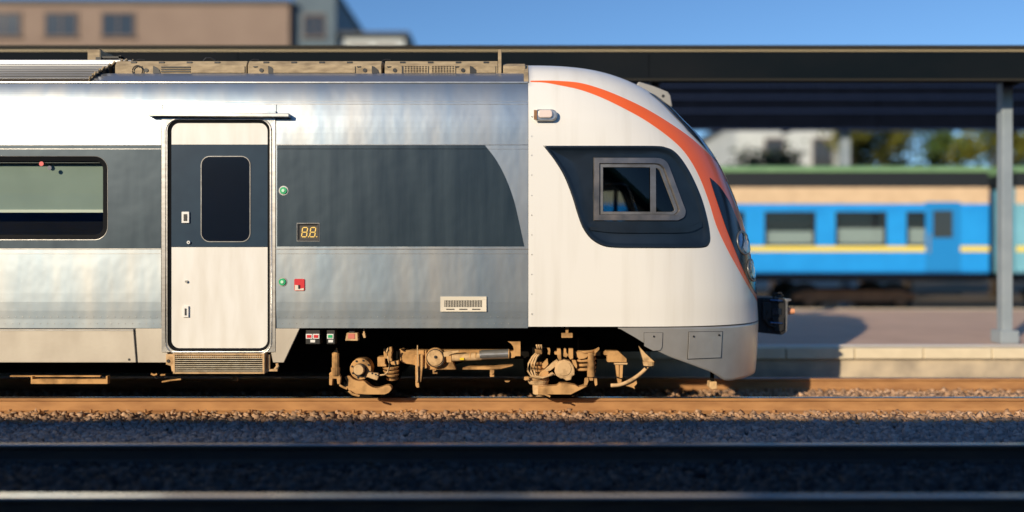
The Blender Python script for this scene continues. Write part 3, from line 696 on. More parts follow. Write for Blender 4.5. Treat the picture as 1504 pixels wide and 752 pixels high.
# grey band with the passenger windows left of the door
def rect(a, b, c, d): return [(a, c), (b, c), (b, d), (a, d)]
WZ0, WZ1 = zof(352.5), zof(229)
for a, b, wa, wb_ in ((xof(-155), DX0-gap, xof(-95), xof(158.5)), (xof(-540), xof(-157), xof(-480), xof(-225))):
    pl = rrect(wa, wb_, WZ0, WZ1, .14, 9)
    bp = ring('grey_band', rect(a, b, ZM+.004, ZG-.004), pl, -.002, -.002, 'band_grey', T, y_back=.03)
    c = (np.array(pl).min(0)+np.array(pl).max(0))/2
    sh = lambda d: rrect(wa+d, wb_-d, WZ0+d, WZ1-d, max(.14-d, .02), 9)
    wn = ring('window', pl, sh(.005), -.004, -.003, 'frame_dull', T, y_back=.02)
    ring('window_gasket', sh(.005), sh(.055), -.005, .006, 'gasket', wn, y_back=.04)
    L = sh(.046); part('window_pane', [(x, .010, z) for x, z in L], [tuple(range(len(L)))[::-1]], 'glass_blind', wn)
    MB().box(wa, wb_, .10, .11, zof(307), WZ1).build('window_blind', 'blind', wn)
    MB().box(wa, wb_, .085, .112, zof(311.5), zof(307.2)).build('blind_bar', 'blind_bar', wn)
    MB().box(wa, wb_, .03, .095, zof(239), WZ1).build('blind_case', 'navy_plastic', wn)
x, z = XZ(60.5, 240.5); MB().cone((x, .002, z), (x, .009, z), .024, .024, 16).build('red_sticker', 'red', T)
x, z = XZ(72.5, 246.5); MB().cone((x, .002, z), (x, .009, z), .022, .022, 16).build('blue_sticker', 'blue_dot', T)
# dark interior block and far wall
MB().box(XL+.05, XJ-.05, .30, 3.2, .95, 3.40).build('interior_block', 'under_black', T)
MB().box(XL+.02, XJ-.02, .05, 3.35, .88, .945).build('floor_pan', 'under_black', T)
strip('far_window_band', XL, XJ-gap, ZM+.004, ZG-.004, 'band_grey', nz=3, mir=False).location.y = 0
fb = bpy.data.objects['far_window_band']
for v in fb.data.vertices: v.co.y = 3.4-v.co.y
fb.data.flip_normals(); fb.location = -Vector(T['_o'])

# --- roof
rp = [(yprof(ZT), ZT+.012), (.20, 3.556), (.26, 3.60)]
rp = rp+[(3.4-a, b) for a, b in rp[::-1]]
n = len(rp); V = [(x, y, z) for x in (XL, XJ-gap) for y, z in rp]
part('roof_panel', V, [(i, i+n, i+n+1, i+1) for i in range(n-1)], 'steel_roof', T)
# corrugated cover at the left
cor = []
arc = spline([(.13, 3.492), (.17, 3.545), (.22, 3.60), (.30, 3.665), (.42, 3.735), (.60, 3.79), (.9, 3.83), (1.7, 3.85)], 121)
for i, (y, z) in enumerate(arc):
    d = arc[min(i+1, 120)]-arc[max(i-1, 0)]; nrm = np.array([-d[1], d[0]]); nrm /= np.linalg.norm(nrm)
    s_ = i % 10; o = .034 if s_ in (4, 5, 6) else (.018 if s_ in (3, 7) else 0)
    cor.append(np.array([y, z])+nrm*o)
cor = np.array(cor); xe = np.interp(cor[:, 1], [3.49, 3.58, 3.66, 3.74, 3.80], [xof(121), xof(127), xof(135), xof(143), xof(149)])
G = np.stack([np.c_[np.full(121, XL), cor], np.c_[xe, cor]]); V, Fc = grid(G); cc = both('corrugated_cover', V, flip(Fc), ['cover_silver', 'groove_shade'])
for i, p in enumerate(cc.data.polygons): p.material_index = 0 if i % 10 in (3, 4, 5, 6) else 1  # valley faces coloured dark for the shade between ribs
G = [(xe[i]+.006, cor[i, 0], cor[i, 1]+.004) for i in range(0, 121, 4)]
MB().tube(G, .010, 6).build('cover_edge', 'roof_dust', T)
V = [(xe[i], cor[i, 0], cor[i, 1]) for i in range(121)]+[(xe[i], cor[i, 0]+.05, 3.52) for i in range(121)]
part('cover_end_wall', V, [(i, i+1, i+122, i+121) for i in range(120)], 'black_paint', T)
# roof equipment boxes
def ypx(px, y=.30): return (px-752)*(D+y)/F
def zpx(py, y=.30): return H+(376-py)*(D+y)/F
def equip(a, b, detail):
    x0, x1 = ypx(a), ypx(b); pr = [(.30, 3.585), (.30, 3.695), (.345, 3.752), (.80, 3.80), (2.6, 3.80), (3.055, 3.752), (3.1, 3.695), (3.1, 3.585)]
    e = MB().xprism(pr, x0, x1).build('roof_equipment_box', 'roof_dust', T, bevel=.005)
    for k, px in enumerate(range(int(a)+22, int(b)-12, 41)):
        q = [(px, 90.6), (px+9, 90.6), (px+8, 93), (px+1, 93)]
        xa, xb2 = ypx(px), ypx(px+8); MB().box(xa, xb2, .318, .336, 3.722, 3.742).build('lifting_slot', 'rubber', e, bevel=.002)
    for kind, p0, p1 in detail:
        xa, xb2 = ypx(p0), ypx(p1)
        if kind == 'slots':
            for i in range(3): MB().box(xa, xb2, .290, .2995, 3.622+i*.024, 3.634+i*.024).build('vent_slot', 'rubber', e)
        if kind == 'grille':
            MB().box(xa, xb2, .296, .2992, 3.612, 3.69).build('grille_back', 'rubber', e)
            g = MB()
            for i in range(9): xx = xa+(xb2-xa)*i/8; g.box(xx-.006, xx+.006, .286, .2955, 3.610, 3.692)
            for i in range(5): zz = 3.613+i*.0185; g.box(xa-.006, xb2+.006, .2862, .2957, zz-.0032, zz+.0032)
            g.build('grille', 'roof_dust', e)
        if kind == 'hole':
            zc_ = 3.642; MB().cone((xa, .292, zc_), (xa, .2995, zc_), .022, .022, 14).build('port', 'rubber', e)
            MB().prism([(xa+.075, 3.61), (xa+.155, 3.61), (xa+.14, 3.65), (xa+.105, 3.68), (xa+.075, 3.69)], .291, .2995).build('cut_corner', 'rubber', e)
            MB().prism([(xa-.09, 3.685), (xa-.04, 3.685), (xa-.05, 3.675), (xa-.08, 3.672)], .291, .2995).build('notch', 'rubber', e)
        if kind == 'ring':
            MB().tube([(xa+.055*math.cos(t), .285, 3.635+.055*math.sin(t)) for t in np.linspace(0, math.pi*2, 20)], .006, 6).build('cable_loop', 'rubber', e)
        if kind == 'lid': MB().box(xa, xb2, .288, .2995, 3.612, 3.688).build('access_lid', 'roof_dust', e, bevel=.004)
        if kind == 'bolts':
            b_ = MB()
            for i in range(8): b_.cone((xa+(xb2-xa)*i/7, .29, 3.68), (xa+(xb2-xa)*i/7, .2995, 3.68), .006, .006, 6)
            b_.build('bolt_row', 'rubber', e, kind='stuff')
    return e
equip(169, 362, [('ring', 203, 0), ('hole', 215, 0), ('slots', 237, 280), ('lid', 281, 360), ('hole', 188, 0)][:4])
equip(364, 560, [('hole', 384, 0), ('lid', 402, 522), ('bolts', 405, 520), ('hole', 536, 0)])
equip(565, 731, [('hole', 580, 0), ('grille', 594, 628), ('grille', 634, 668), ('hole', 680, 0), ('lid', 700, 728)])
for a, b in ((360.5, 365), (559, 566)): MB().box(ypx(a)+.01, ypx(b)-.01, .45, 2.9, 3.59, 3.70).build('box_gap_plate', 'rubber', T)
for px in (196, 365, 560): MB().tube([(ypx(px), .36, 3.757), (ypx(px+5), .37, 3.775), (ypx(px+12), .38, 3.772)], .009, 6).build('roof_cable', 'rubber', T)
MB().tube([(ypx(296), .36, 3.755), (ypx(300), .36, 3.785), (ypx(306), .37, 3.79), (ypx(312), .38, 3.768)], .012, 6).build('roof_cable', 'rubber', T)
# block and arm behind the corrugated cover, antenna post, cab roof fairing
x0, z0 = XZ(128, 90, 1.2); x1, z1 = XZ(150, 72, 1.2)
MB().box(x0, x1-.02, 1.2, 1.6, 3.6, z1).build('aerial_block', 'roof_dust', T, bevel=.015)
x2, z2 = XZ(178, 84, .75); MB().box(XZ(150, 84, .75)[0], x2, .75, .82, z2-.012, z2+.012).box(x2-.03, x2, .75, .82, z2-.03, z2+.02).build('isolator_arm', 'black_paint', T)
MB().box(XZ(150, 84, .75)[0]-.05, XZ(150, 84, .75)[0]+.01, .7, .86, 3.6, z2-.01).build('arm_post', 'black_paint', T)
MB().box(ypx(731.5), ypx(736.5), .31, .35, 3.585, zpx(72.5, .31)).build('antenna_post', 'roof_dust', T, bevel=.004)
MB().box(ypx(729), ypx(739), .29, .36, 3.575, 3.61).build('antenna_foot', 'roof_dust', T)
fp = [(yprof(ZT)+.0, ZT+.015)]+[(float(np.interp(z, PZ, PO)), float(z)) for z in np.linspace(ZT+.03, 3.835, 14)]
fp = fp+[(3.4-a, b) for a, b in fp[::-1]]
MB().xprism(fp, XJ-.02, XJ-gap).build('cab_roof_bulkhead', 'roof_dust', T)
fq = [(.28, 3.59), (.30, 3.69), (.40, 3.735), (.8, 3.80), (2.6, 3.80), (3.0, 3.735), (3.1, 3.69), (3.12, 3.59)]
MB().xprism(fq, ypx(739), XJ-.025).build('roof_fairing', 'roof_dust', T, bevel=.01)
MB().box(ypx(741), ypx(756), .30, .315, 3.66, 3.68).build('fairing_latch', 'rubber', T)
bt = [(float(np.interp(z, PZ, PO))-.012, float(z)) for z in np.linspace(3.475, 3.80, 12)]
V = [(x, y, z) for x in (XJ-.045, XJ+.005) for y, z in bt]; both('joint_strap', np.array(V), [(i, i+12, i+13, i+1) for i in range(11)], 'roof_dust')

# --- passenger door
fo = [(DX0+.004, zof(517)), (DX1-.004, zof(517)), (DX1-.004, zof(173.5)), (DX0+.004, zof(173.5))]
dr = rrect(xof(246), xof(396.5), zof(516), zof(176), .11, 8)
df = ring('door_frame', fo, dr, -.006, -.004, 'frame_steel', T, y_back=.06)
g0 = rrect(xof(248), xof(395), zof(514.5), zof(178), .10, 8); g1 = rrect(xof(251), xof(392.5), zof(511.5), zof(180.5), .085, 8)
ring('door_seal', dr, g1, .004, .012, 'gasket', df, y_back=.06)
xm0, xm1 = (DX0+.02), (xof(246)+.0)
sj = MB().tube([(x, -.004, z) for x, z in rrect(xof(243.5), xof(399), zof(519.5), zof(175), .125, 8)+[rrect(xof(243.5), xof(399), zof(519.5), zof(175), .125, 8)[0]]], .008, 6).build('frame_bead', 'frame_steel', df, smooth=True)
MB().box(xof(249), xof(394.5), .02, .05, zof(514), zof(179)).build('door_core', 'black_paint', df)
dleaf = part('door_leaf', [(x, .014, z) for x, z in [p for p in g1 if p[1] < zof(362)]+[(xof(251), zof(362.5)), (xof(392.5), zof(362.5))]][::1] if False else
             [(xof(251), .014, zof(363)), *[(x, .014, z) for x, z in g1 if z < zof(420)], (xof(392.5), .014, zof(363))],
             [tuple(range(2+len([1 for x, z in g1 if z < zof(420)])))], 'door_white', T)
dtop = [(x, z) for x, z in g1 if z > zof(200)]
part('door_top_panel', [(xof(392.5), .014, zof(212)), *[(x, .014, z) for x, z in dtop], (xof(251), .014, zof(212))], [tuple(range(len(dtop)+2))[::-1]], 'door_white', dleaf)
dw = rrect(xof(294.5), xof(367.5), zof(355.5), zof(229), .095, 9)
ring('door_band', rect(xof(251), xof(392.5), zof(362.5), zof(212.5)), dw, .0125, .0125, 'door_navy', dleaf, y_back=.02)
shd = lambda d: rrect(xof(294.5)+d, xof(367.5)-d, zof(355.5)+d, zof(229)-d, .095-d, 9)
dwf = ring('door_window', dw, shd(.008), .006, .006, 'frame_dull', dleaf, y_back=.02)
L = shd(.006); part('door_pane', [(x, .010, z) for x, z in L], [tuple(range(len(L)))[::-1]], 'black_gloss', dwf)
for (a, b, c, d) in ((267, 278, 327.5, 311), (268.5, 277, 466, 449.5)):
    h = MB().box(xof(a), xof(b), -.006, .012, zof(c), zof(d)).build('door_handle', 'white_plain', dleaf, bevel=.003)
    MB().box(xof(a+3.2), xof(b-3), -.012, -.0065, zof(c-3), zof(d+3.5)).build('handle_slot', 'rubber', h)
for px, py, r, m in ((277, 356, .019, 'white_plain'), (273.5, 413.5, .016, 'frame_steel')):
    x, z = XZ(px, py); kn = MB().cone((x, -.008, z), (x, .012, z), r*.9, r, 12).build('door_lock', m, dleaf)
    MB().cone((x, -.010, z), (x, -.0085, z), r*.35, r*.4, 8).build('keyhole', 'rubber', kn)
MB().prism([XZ(220.5, 166), XZ(427, 168), XZ(427, 173.5), XZ(220.5, 172)], -.075, .03).build('door_canopy', 'frame_steel', T, bevel=.006)
MB().box(xof(237), xof(405), -.004, .02, zof(169), zof(163)).build('canopy_flange', 'steel_side', T)
# buttons, display, emergency handle, vent
for px, py in ((416.5, 280), (415, 414)):
    x, z = XZ(px, py); b = MB().cone((x, -.016, z), (x, .01, z), .036, .042, 18).build('door_button', 'green', T)
    MB().cone((x, -.024, z), (x, -.0165, z), .016, .018, 14).build('button_centre', 'mint', b)
    MB().cone((x, -.004, z), (x, .01, z), .05, .05, 18).build('button_plate', 'frame_steel', b)
dsp = ring('display', rect(xof(437), xof(468.5), zof(353.5), zof(328.5)), rect(xof(440), xof(466), zof(351), zof(331)), -.012, -.006, 'rubber', T, y_back=.02)
MB().box(xof(439.5), xof(466.5), -.004, .0, zof(351.5), zof(330.5)).build('display_screen', 'led_dim', dsp)
ring('display_rim', rect(xof(436), xof(469.5), zof(354.6), zof(327.4)), rect(xof(437.2), xof(468.3), zof(353.4), zof(328.6)), -.006, -.006, 'frame_dull', dsp, y_back=.0)
def digit(cx, cz, w_, h, sl_, name):
    mb = MB(); t = w_*.16
    def seg(x0, z0, x1, z1):
        hor = abs(x1-x0) > abs(z1-z0); k = sl_
        P = [(x0+k*(z0-cz), z0), (x1+k*(z1-cz), z1)]
        if hor: q = [(P[0][0]+t*.6, z0-t/2), (P[1][0]-t*.6, z0-t/2), (P[1][0]-t*.6, z0+t/2), (P[0][0]+t*.6, z0+t/2)]
        else: q = [(P[0][0]-t/2, z0+t*.6), (P[0][0]+t/2, z0+t*.6), (P[1][0]+t/2, z1-t*.6), (P[1][0]-t/2, z1-t*.6)]
        mb.prism(q, -.0065, -.0042)
    l, r, b, tp = cx-w_/2, cx+w_/2, cz-h/2, cz+h/2
    for s_ in ((l, tp, r, tp), (l, cz, r, cz), (l, b, r, b), (l, cz, l, tp), (r, cz, r, tp), (l, b, l, cz), (r, b, r, cz)): seg(*s_)
    mb.box(r+.012, r+.02, -.0065, -.0042, b-.004, b+.006); mb.build(name, 'led', dsp)
zc_ = zof(341); digit(xof(447.5), zc_, .052, .098, .12, 'digit'); digit(xof(459.5), zc_, .052, .098, .12, 'digit')
em = MB().prism(rrect(xof(432.5), xof(447.5), zof(427), zof(409.5), .012, 4), -.010, .01).build('emergency_handle', 'red', T)
MB().prism([XZ(433.5, 418.5), XZ(438, 419), XZ(441, 424), XZ(446.5, 423), XZ(446.5, 426.3), XZ(433.5, 426.3)], -.0125, -.0105).build('handle_plate', 'cream', em)
MB().box(xof(438.5), xof(440.5), -.02, -.0126, zof(424), zof(418.5)).build('handle_lever', 'rubber', em)
x0, x1, z0, z1 = xof(647), xof(714.5), zof(457.5), zof(435.5)
vt = ring('side_vent', rect(x0, x1, z0, z1), rect(xof(653), xof(708), zof(451), zof(441)), -.016, -.012, 'cream', T, y_back=.02)
MB().box(xof(652), xof(709), -.002, .0, zof(452), zof(440)).build('vent_back', 'rubber', vt)
fn = MB()
for i in range(23): x = xof(654.2+i*2.35); fn.box(x, x+.006, -.0115, -.0025, zof(450.8), zof(441.2))
fn.build('vent_fins', 'cream', vt)
for px in (655.5, 674.5, 693.5): MB().box(xof(px), xof(px+12), -.018, -.0155, zof(454.8), zof(453.4)).build('drain_slot', 'rubber', vt)
# rivet rows
rv = MB()
for py_ in (465.5, 475.5):
    for a, b in ((-560, 236), (409, 775)):
        px = a+(5 if py_ > 470 else 0)
        while px < b: x, z = XZ(px, py_); y = yprof(z); rv.cone((x, y-.005, z), (x, y+.01, z), .004, .0075, 6); px += 10.4
for px in (-150, 130): 
    pass
rv.build('rivet_rows', 'frame_steel', T, kind='stuff')

# --- skirts below the body
sk = MB().prism([XZ(-560, 483.5), XZ(196, 483.5), XZ(200, 532.5), XZ(-560, 532.5)], -.004, .03).build('equipment_door', 'skirt_paint', T, bevel=.006)
MB().prism([XZ(-560, 482), XZ(198.2, 482), XZ(201.6, 532.5), XZ(-560, 532.5)], .012, .04).build('door_gap', 'rubber', sk)
x, z = XZ(190, 528); MB().cone((x, -.010, z), (x, 0, z), .012, .014, 8).build('skirt_bolt', 'rubber', sk)
MB().box(xof(-560), xof(196), -.008, -.0045, zof(486), zof(484)).build('skirt_bead', 'frame_steel', sk)
MB().prism([XZ(199, 482.5), XZ(238, 482.5), XZ(238, 517.5), XZ(246, 518), XZ(246, 532.5), XZ(202.5, 532.5)], .0, .03).build('skirt_panel', 'skirt_paint', T, bevel=.004)
MB().prism([XZ(404.5, 482.5), XZ(440, 482.5), XZ(416.5, 532.5), XZ(401, 532.5), XZ(398, 518), XZ(404.5, 517.5)], .0, .03).build('skirt_panel', 'skirt_paint', T, bevel=.004)
x0, x1 = xof(258), xof(391)
gf = MB().box(x0, x0+.018, -.07, .05, zof(547.5), zof(518)).box(x1-.018, x1, -.07, .05, zof(547.5), zof(518))
gf.box(x0+.018, x1-.018, -.068, -.04, zof(547.5), zof(545.6)).box(x0+.018, x1-.018, -.068, -.04, zof(520), zof(518.3))
stp = gf.build('door_step', 'dust_pale', T)
for i in range(8):
    z = zof(522.3+i*3.05); MB().box(x0+.018, x1-.018, -.066, -.052, z-.0034, z+.0034).build('step_slat', 'step_alloy', stp)
MB().box(x0+.02, x1-.02, .0, .02, zof(547), zof(518.5)).build('step_back', 'under_black', stp)
tt = MB()
for i in range(40): xx = x0+.03+(x1-x0-.06)*i/39; tt.box(xx-.006, xx+.006, -.06, -.045, zof(524.5), zof(521))
tt.build('step_mesh', 'dust', stp, kind='stuff')
bk = MB().prism([XZ(245, 520), XZ(255, 520), XZ(257, 545), XZ(253.5, 545), XZ(252, 537), XZ(245, 535)], -.02, .03); bk.build('step_bracket', 'dust_pale', stp)
x, z = XZ(248.5, 530); MB().cone((x, -.03, z), (x, -.0205, z), .016, .02, 8).build('bracket_bolt', 'rubber', stp)
MB().box(xof(394), xof(396.5), -.02, .02, zof(543), zof(521)).box(xof(392), xof(408), -.02, .01, zof(545), zof(542)).tube([at(404, 543, 0), at(408, 538, .02), at(407, 534, .03)], .018, 7).build('step_bracket', 'dust_pale', stp)

# --- underframe
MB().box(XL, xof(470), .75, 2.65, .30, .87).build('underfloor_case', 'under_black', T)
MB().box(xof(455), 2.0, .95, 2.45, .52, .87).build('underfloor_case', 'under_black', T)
U = lambda px, py, y=.4: XZ(px, py, y)
x0, z0 = U(45, 564); x1, z1 = U(158, 557)
MB().box(x0, x1, .4, .46, z0, z1).box(x0, x0+.02, .4, .46, z1, z1+.03).box(x1-.02, x1, .4, .46, z1, z1+.035).build('cable_tray', 'dust', T, bevel=.004)
MB().box(x0-.25, x1-.1, .44, .47, z1+.02, z1+.035).build('tray_pipe', 'dust', T)
for q, rr in (([(222, 549), (227, 551), (231, 549.5)], .012), ([(238, 561), (252, 558.5), (266, 557)], .010), ([(236, 551), (243, 550.5)], .011), ([(342, 557), (349, 556.5)], .026), ([(356, 555.3), (412, 555.3)], .009)):
    MB().tube([at(*p, .4) for p in q], rr, 7).build('underfloor_pipe', 'dust', T)
for (a, b, c, d, m, n_) in ((449, 470, 505.5, 485, 'black_paint', 2), (480, 492, 505.5, 485, 'black_paint', 1)):
    y = .08; k = lambda p, q: XZ(p, q, y)
    bx_ = MB().box(k(a, 0)[0], k(b, 0)[0], y, y+.12, k(0, c)[1], k(0, d)[1]).build('indicator_box', m, T, bevel=.005)
    for i in range(n_):
        e = a+.7+i*10.2; MB().box(k(e, 0)[0], k(e+9.3, 0)[0], y-.010, y-.001, k(0, 497.3)[1], k(0, 490.3)[1]).build('window_plate', 'white_plain', bx_)
        MB().box(k(e+1.4, 0)[0], k(e+7.8, 0)[0], y-.014, y-.0105, k(0, 496)[1], k(0, 491.8)[1]).build('indicator', 'red' if n_ == 2 else 'green', bx_)
    cx = (a+b)/2; MB().box(k(cx-3.5, 0)[0], k(cx+3.5, 0)[0], y-.008, y-.001, k(0, 502.8)[1], k(0, 499)[1]).build('name_plate', 'white_plain', bx_)
    for sx in (a+1, b-3): MB().box(k(sx, 0)[0], k(sx+2, 0)[0], y+.02, y+.05, k(0, 485)[1]-.002, .90).build('hanger', 'black_paint', bx_)
y = .10; bx_ = MB().prism([XZ(507, 500.5, y), XZ(525.5, 500.5, y), XZ(525, 489, y), XZ(509, 489, y)], y, y+.1).build('coupling_plate', 'dust_pale', T, bevel=.004)
MB().prism([XZ(511, 497, y), XZ(521, 497.5, y), XZ(521, 490, y), XZ(512, 489.8, y)], y-.006, y-.001).build('red_mark', 'red_faded', bx_)
MB().box(XZ(512, 0, y)[0], XZ(520, 0, y)[0], y+.02, y+.06, XZ(0, 489, y)[1]-.002, .9).build('hanger', 'black_paint', bx_)
MB().prism([XZ(532, 490, y), XZ(536, 490, y), XZ(537, 496, y), XZ(534, 496, y)], y, y+.05).box(XZ(533, 0, y)[0], XZ(535, 0, y)[0], y+.02, y+.04, XZ(0, 491, y)[1], .9).build('small_bracket', 'dust_pale', T)
MB().box(XZ(825, 0, y)[0], XZ(841, 0, y)[0], y, y+.06, XZ(0, 496, y)[1], XZ(0, 489.5, y)[1]).box(XZ(831, 0, y)[0], XZ(835, 0, y)[0], y+.02, y+.04, XZ(0, 490, y)[1], .9).build('small_bracket', 'dust', T)

# --- leading bogie
YB = .55
B = lambda px, py, y=YB: XZ(px, py, y)
bog = MB().prism([B(470, 519), B(600, 514), B(628, 514), B(760, 514), B(900, 522), B(900, 532), B(770, 532), B(690, 532), B(660, 543), B(638, 543), B(625, 535), B(600, 531), B(470, 529)], .86, 1.02).build('bogie', 'under_black', T)
wy = .91
for px, py in ((530, 541.5), (826, 543)):
    x, z = XZ(px, py, .6); r = .40; z = max(z, .36)
    ws = MB().cone((x, wy-.06, r), (x, wy+.09, r), r, r+.0, 40).cone((x, wy+.09, r), (x, wy+.115, r), r+.03, r+.03, 40).cone((x, wy-.075, r), (x, wy-.061, r), r*.45, r*.5, 26)
    ws.cone((x, 2.34, r), (x, 2.49, r), r, r, 40).cone((x, wy, r), (x, 2.5, r), .09, .09, 12)
    ws.build('wheelset', 'under_black', bog)
def pz(L, y0, y1, name, m='dust', bevel=.006, y=YB): return MB().prism([B(a, b, y) for a, b in L], y0, y1).build(name, m, bog, bevel=bevel)
# left vertical damper
P = lambda px, py, y=.42: at(px, py, y)
MB().cone(P(493, 551), P(493, 540), .045, .05, 12).cone(P(493, 540), P(493, 519), .040, .040, 12).cone(P(493, 519), P(494, 514), .034, .016, 12).cone(P(494, 514), P(494.5, 511), .010, .008, 8).build('vertical_damper', 'dust', bog)
pz([(484, 548), (489, 544), (497, 546), (501, 554), (500, 564), (496, 564), (495, 556), (489, 556), (488, 566), (484, 565)], .40, .46, 'damper_foot', y=.42)
# left axle box: flange, cover, hub
def disc(px, py, r, y0, y1, name, m, r1=None, parent=None, n=26):
    p0 = at(px, py, y0); rr = r*(D+y0)/F; rb = (r1 or r)*(D+y0)/F
    return MB().cone((p0[0], y0, p0[2]), (p0[0], y1, p0[2]), rr, rb, n).build(name, m, parent or bog, bevel=.006)
ab = disc(529.5, 542, 15.6, .52, .70, 'axle_box', 'dust', 16.4)
disc(528.5, 544, 10, .49, .519, 'axle_cover', 'rubber', 10, ab); disc(526.5, 543.5, 7.4, .44, .489, 'axle_hub', 'dust_pale', 8.2, ab)
for k in range(8):
    t = k*math.pi/4+.3; p0 = at(529.5+13*math.cos(t), 542+13*math.sin(t), .515); MB().cone((p0[0], .507, p0[2]), (p0[0], .519, p0[2]), .010, .012, 6).build('flange_bolt', 'rubber', ab)
arm = spline([(507, 553), (514, 551), (520, 556), (529, 559), (536, 559), (543, 565), (552, 569), (560, 568), (568, 565.5), (574, 566), (576, 571), (572, 576)], 30)
pz([tuple(p) for p in arm]+[(566, 578.5), (540, 578.5), (524, 577.5), (512, 571), (509, 567), (511, 560)], .50, .62, 'swing_arm')
MB().tube([at(498, 565, .5), at(505, 569, .5), at(510, 571, .5)], .012, 6).tube([at(512, 574, .48), at(518, 579, .48), at(528, 581.5, .48)], .013, 6).build('brake_pipe', 'dust', bog)
# speed sensor and its cable
pz([(544, 545), (557, 546.5), (559, 549), (556, 556.5), (551, 555), (541, 551.5), (542, 548)], .44, .50, 'speed_sensor', 'dust_pale', .004)
for q in ((546.5, 548.5), (551.5, 550), (555, 551.5)): disc(q[0], q[1], 1.3, .43, .4395, 'sensor_bolt', 'rubber')
MB().tube([at(*p, .43) for p in [(558, 551), (564, 550.5), (569, 547), (571.5, 540), (571.5, 532), (569.5, 524), (568, 516), (570, 511)]], .009, 7).build('sensor_cable', 'dust_pale', bog, smooth=True)
# layered rubber spring
pz([(555, 524), (566, 524), (566, 534), (568, 535.5), (568, 538), (555, 538)], .52, .70, 'spring_seat')
for a in ((558, 541, 584, 541, 12.5), (559.5, 546.5, 584, 546.5, 12), (562, 552, 584, 552, 11.5), (564, 557.5, 583.5, 557.5, 11)):
    px0, py0, px1 = a[0], a[1], a[2]; c = at((px0+px1)/2+2, py0, .60); hw = (px1-px0)/2*(D+.6)/F
    MB().cone((c[0], .64, c[2]-.012), (c[0], .64, c[2]+.016), hw*.80, hw, 18).build('spring_layer', 'dust', bog, bevel=.004)
c = at(573, 550, .64); MB().cone((c[0], .64, .28), (c[0], .64, .56), .06, .07, 14).build('spring_core', 'under_black', bog)
pz([(564, 511), (567, 512), (567.5, 518), (571, 518.5), (572, 509.5), (576, 508.5), (577, 516), (575.5, 524), (577, 529), (574, 530), (571, 526), (565, 526)], .50, .58, 'spring_bracket')
pz([(574, 531), (580, 530), (586, 529), (586, 535), (581, 536), (575, 535)], .52, .6, 'spring_bracket')
# bogie side frame
pz([(586, 513), (593, 512.5), (594, 514.5), (640, 514.5), (648, 514.5), (748, 514.5), (748, 521), (700, 524), (664, 529), (670, 543), (630, 543), (626, 538), (620, 540), (606, 535.5), (594, 534), (588, 531), (587, 526)], .62, .74, 'side_frame', y=.62)
pz([(613.2, 506.5), (614.4, 506.5), (614.6, 560), (612.8, 560)], .50, .53, 'hanger_link', 'dust_pale', 0)
pz([(610, 521), (613, 521), (613, 562), (615.5, 562), (616, 569), (612.5, 569.5), (610.5, 566)], .535, .57, 'hanger_link')
pz([(615.5, 520), (621.5, 520), (621, 540), (618.5, 561), (616, 561)], .535, .57, 'hanger_link')
pz([(624, 515), (626, 514.5), (625.5, 530), (627, 541), (623, 542)], .57, .61, 'frame_rib', 'dust')
dd = disc(639.5, 526, 14.5, .56, .62, 'pivot_disc', 'dust', 15); disc(639, 525.5, 11.5, .545, .559, 'pivot_cap', 'dust_pale', 12, dd); disc(639.5, 524.5, 2.2, .53, .544, 'pivot_bolt', 'rubber', 2.4, dd)
MB().tube([at(639.5+12.8*math.cos(t), 526+12.8*math.sin(t), .552) for t in np.linspace(0, 2*math.pi, 30)], .006, 6).build('pivot_rim', 'rubber', dd)
# yaw damper with end joints
Q = lambda px, py: at(px, py, .50)
yd = MB().cone(Q(664, 525.5), Q(707, 523.5), .040, .042, 18).build('yaw_damper', 'dust_pale', bog)
MB().cone(Q(707, 521), Q(747, 519.5), .052, .052, 18).cone(Q(704.5, 521.6), Q(706.9, 521.4), .05, .05, 18).build('damper_tube', 'frame_steel', yd)
for px in (746.5, 690, 698): MB().cone(Q(px, 520+(746-px)*.06), Q(px+1.4, 520+(746-px)*.06), .054 if px > 700 else .044, .054 if px > 700 else .044, 18).build('damper_band', 'dust', yd)
MB().box(Q(676, 0)[0], Q(682, 0)[0], .448, .462, at(0, 528.5, .46)[2], at(0, 525.5, .46)[2]).build('yellow_mark', 'yellow', yd)
pz([(652, 516), (662, 514.5), (675, 513.5), (675, 516), (662, 519.5), (660, 522), (653, 523)], .46, .53, 'damper_joint', 'dust_pale', .005)
pz([(656, 522), (664, 521), (664, 531), (657, 531)], .46, .53, 'damper_joint', 'dust', .005)
hk = [tuple(p) for p in spline([(745, 500.5), (749.5, 503), (753, 507), (754.5, 511)], 8)]
pz(hk+[(754.5, 515), (749, 515), (748, 521), (751, 525), (756, 524), (757, 522), (764.5, 522), (764.5, 500.5)], .48, .60, 'damper_bracket', 'dust', .006)
pz([(679, 542), (690, 539.5), (712, 538.8), (726, 539.5), (754, 537), (752, 538.5), (736, 542.5), (720, 543.5), (679, 543.5)], .58, .72, 'lower_stay', 'dust', .004)
for a, b_ in ((635, 543.5), (719.5, 543.5)):
    h = 6 if a < 700 else 10.5; wd = 7 if a < 700 else 6
    pz([(a, b_), (a+wd*.7, b_), (a+wd*.7, b_+h*.25) if a < 700 else (a+wd, b_), (a+wd*.35, b_+h*.3) if a < 700 else (a+wd, b_+h*.5), (a+wd*.35, b_+h*.7), (a+wd, b_+h*.7), (a+wd, b_+h), (a, b_+h)], .58, .62, 'cable_hook', 'dust', 0)
pz([(741, 560), (749, 560), (747, 562), (743, 562)], .58, .62, 'rail_guard_tip', 'dust', 0)
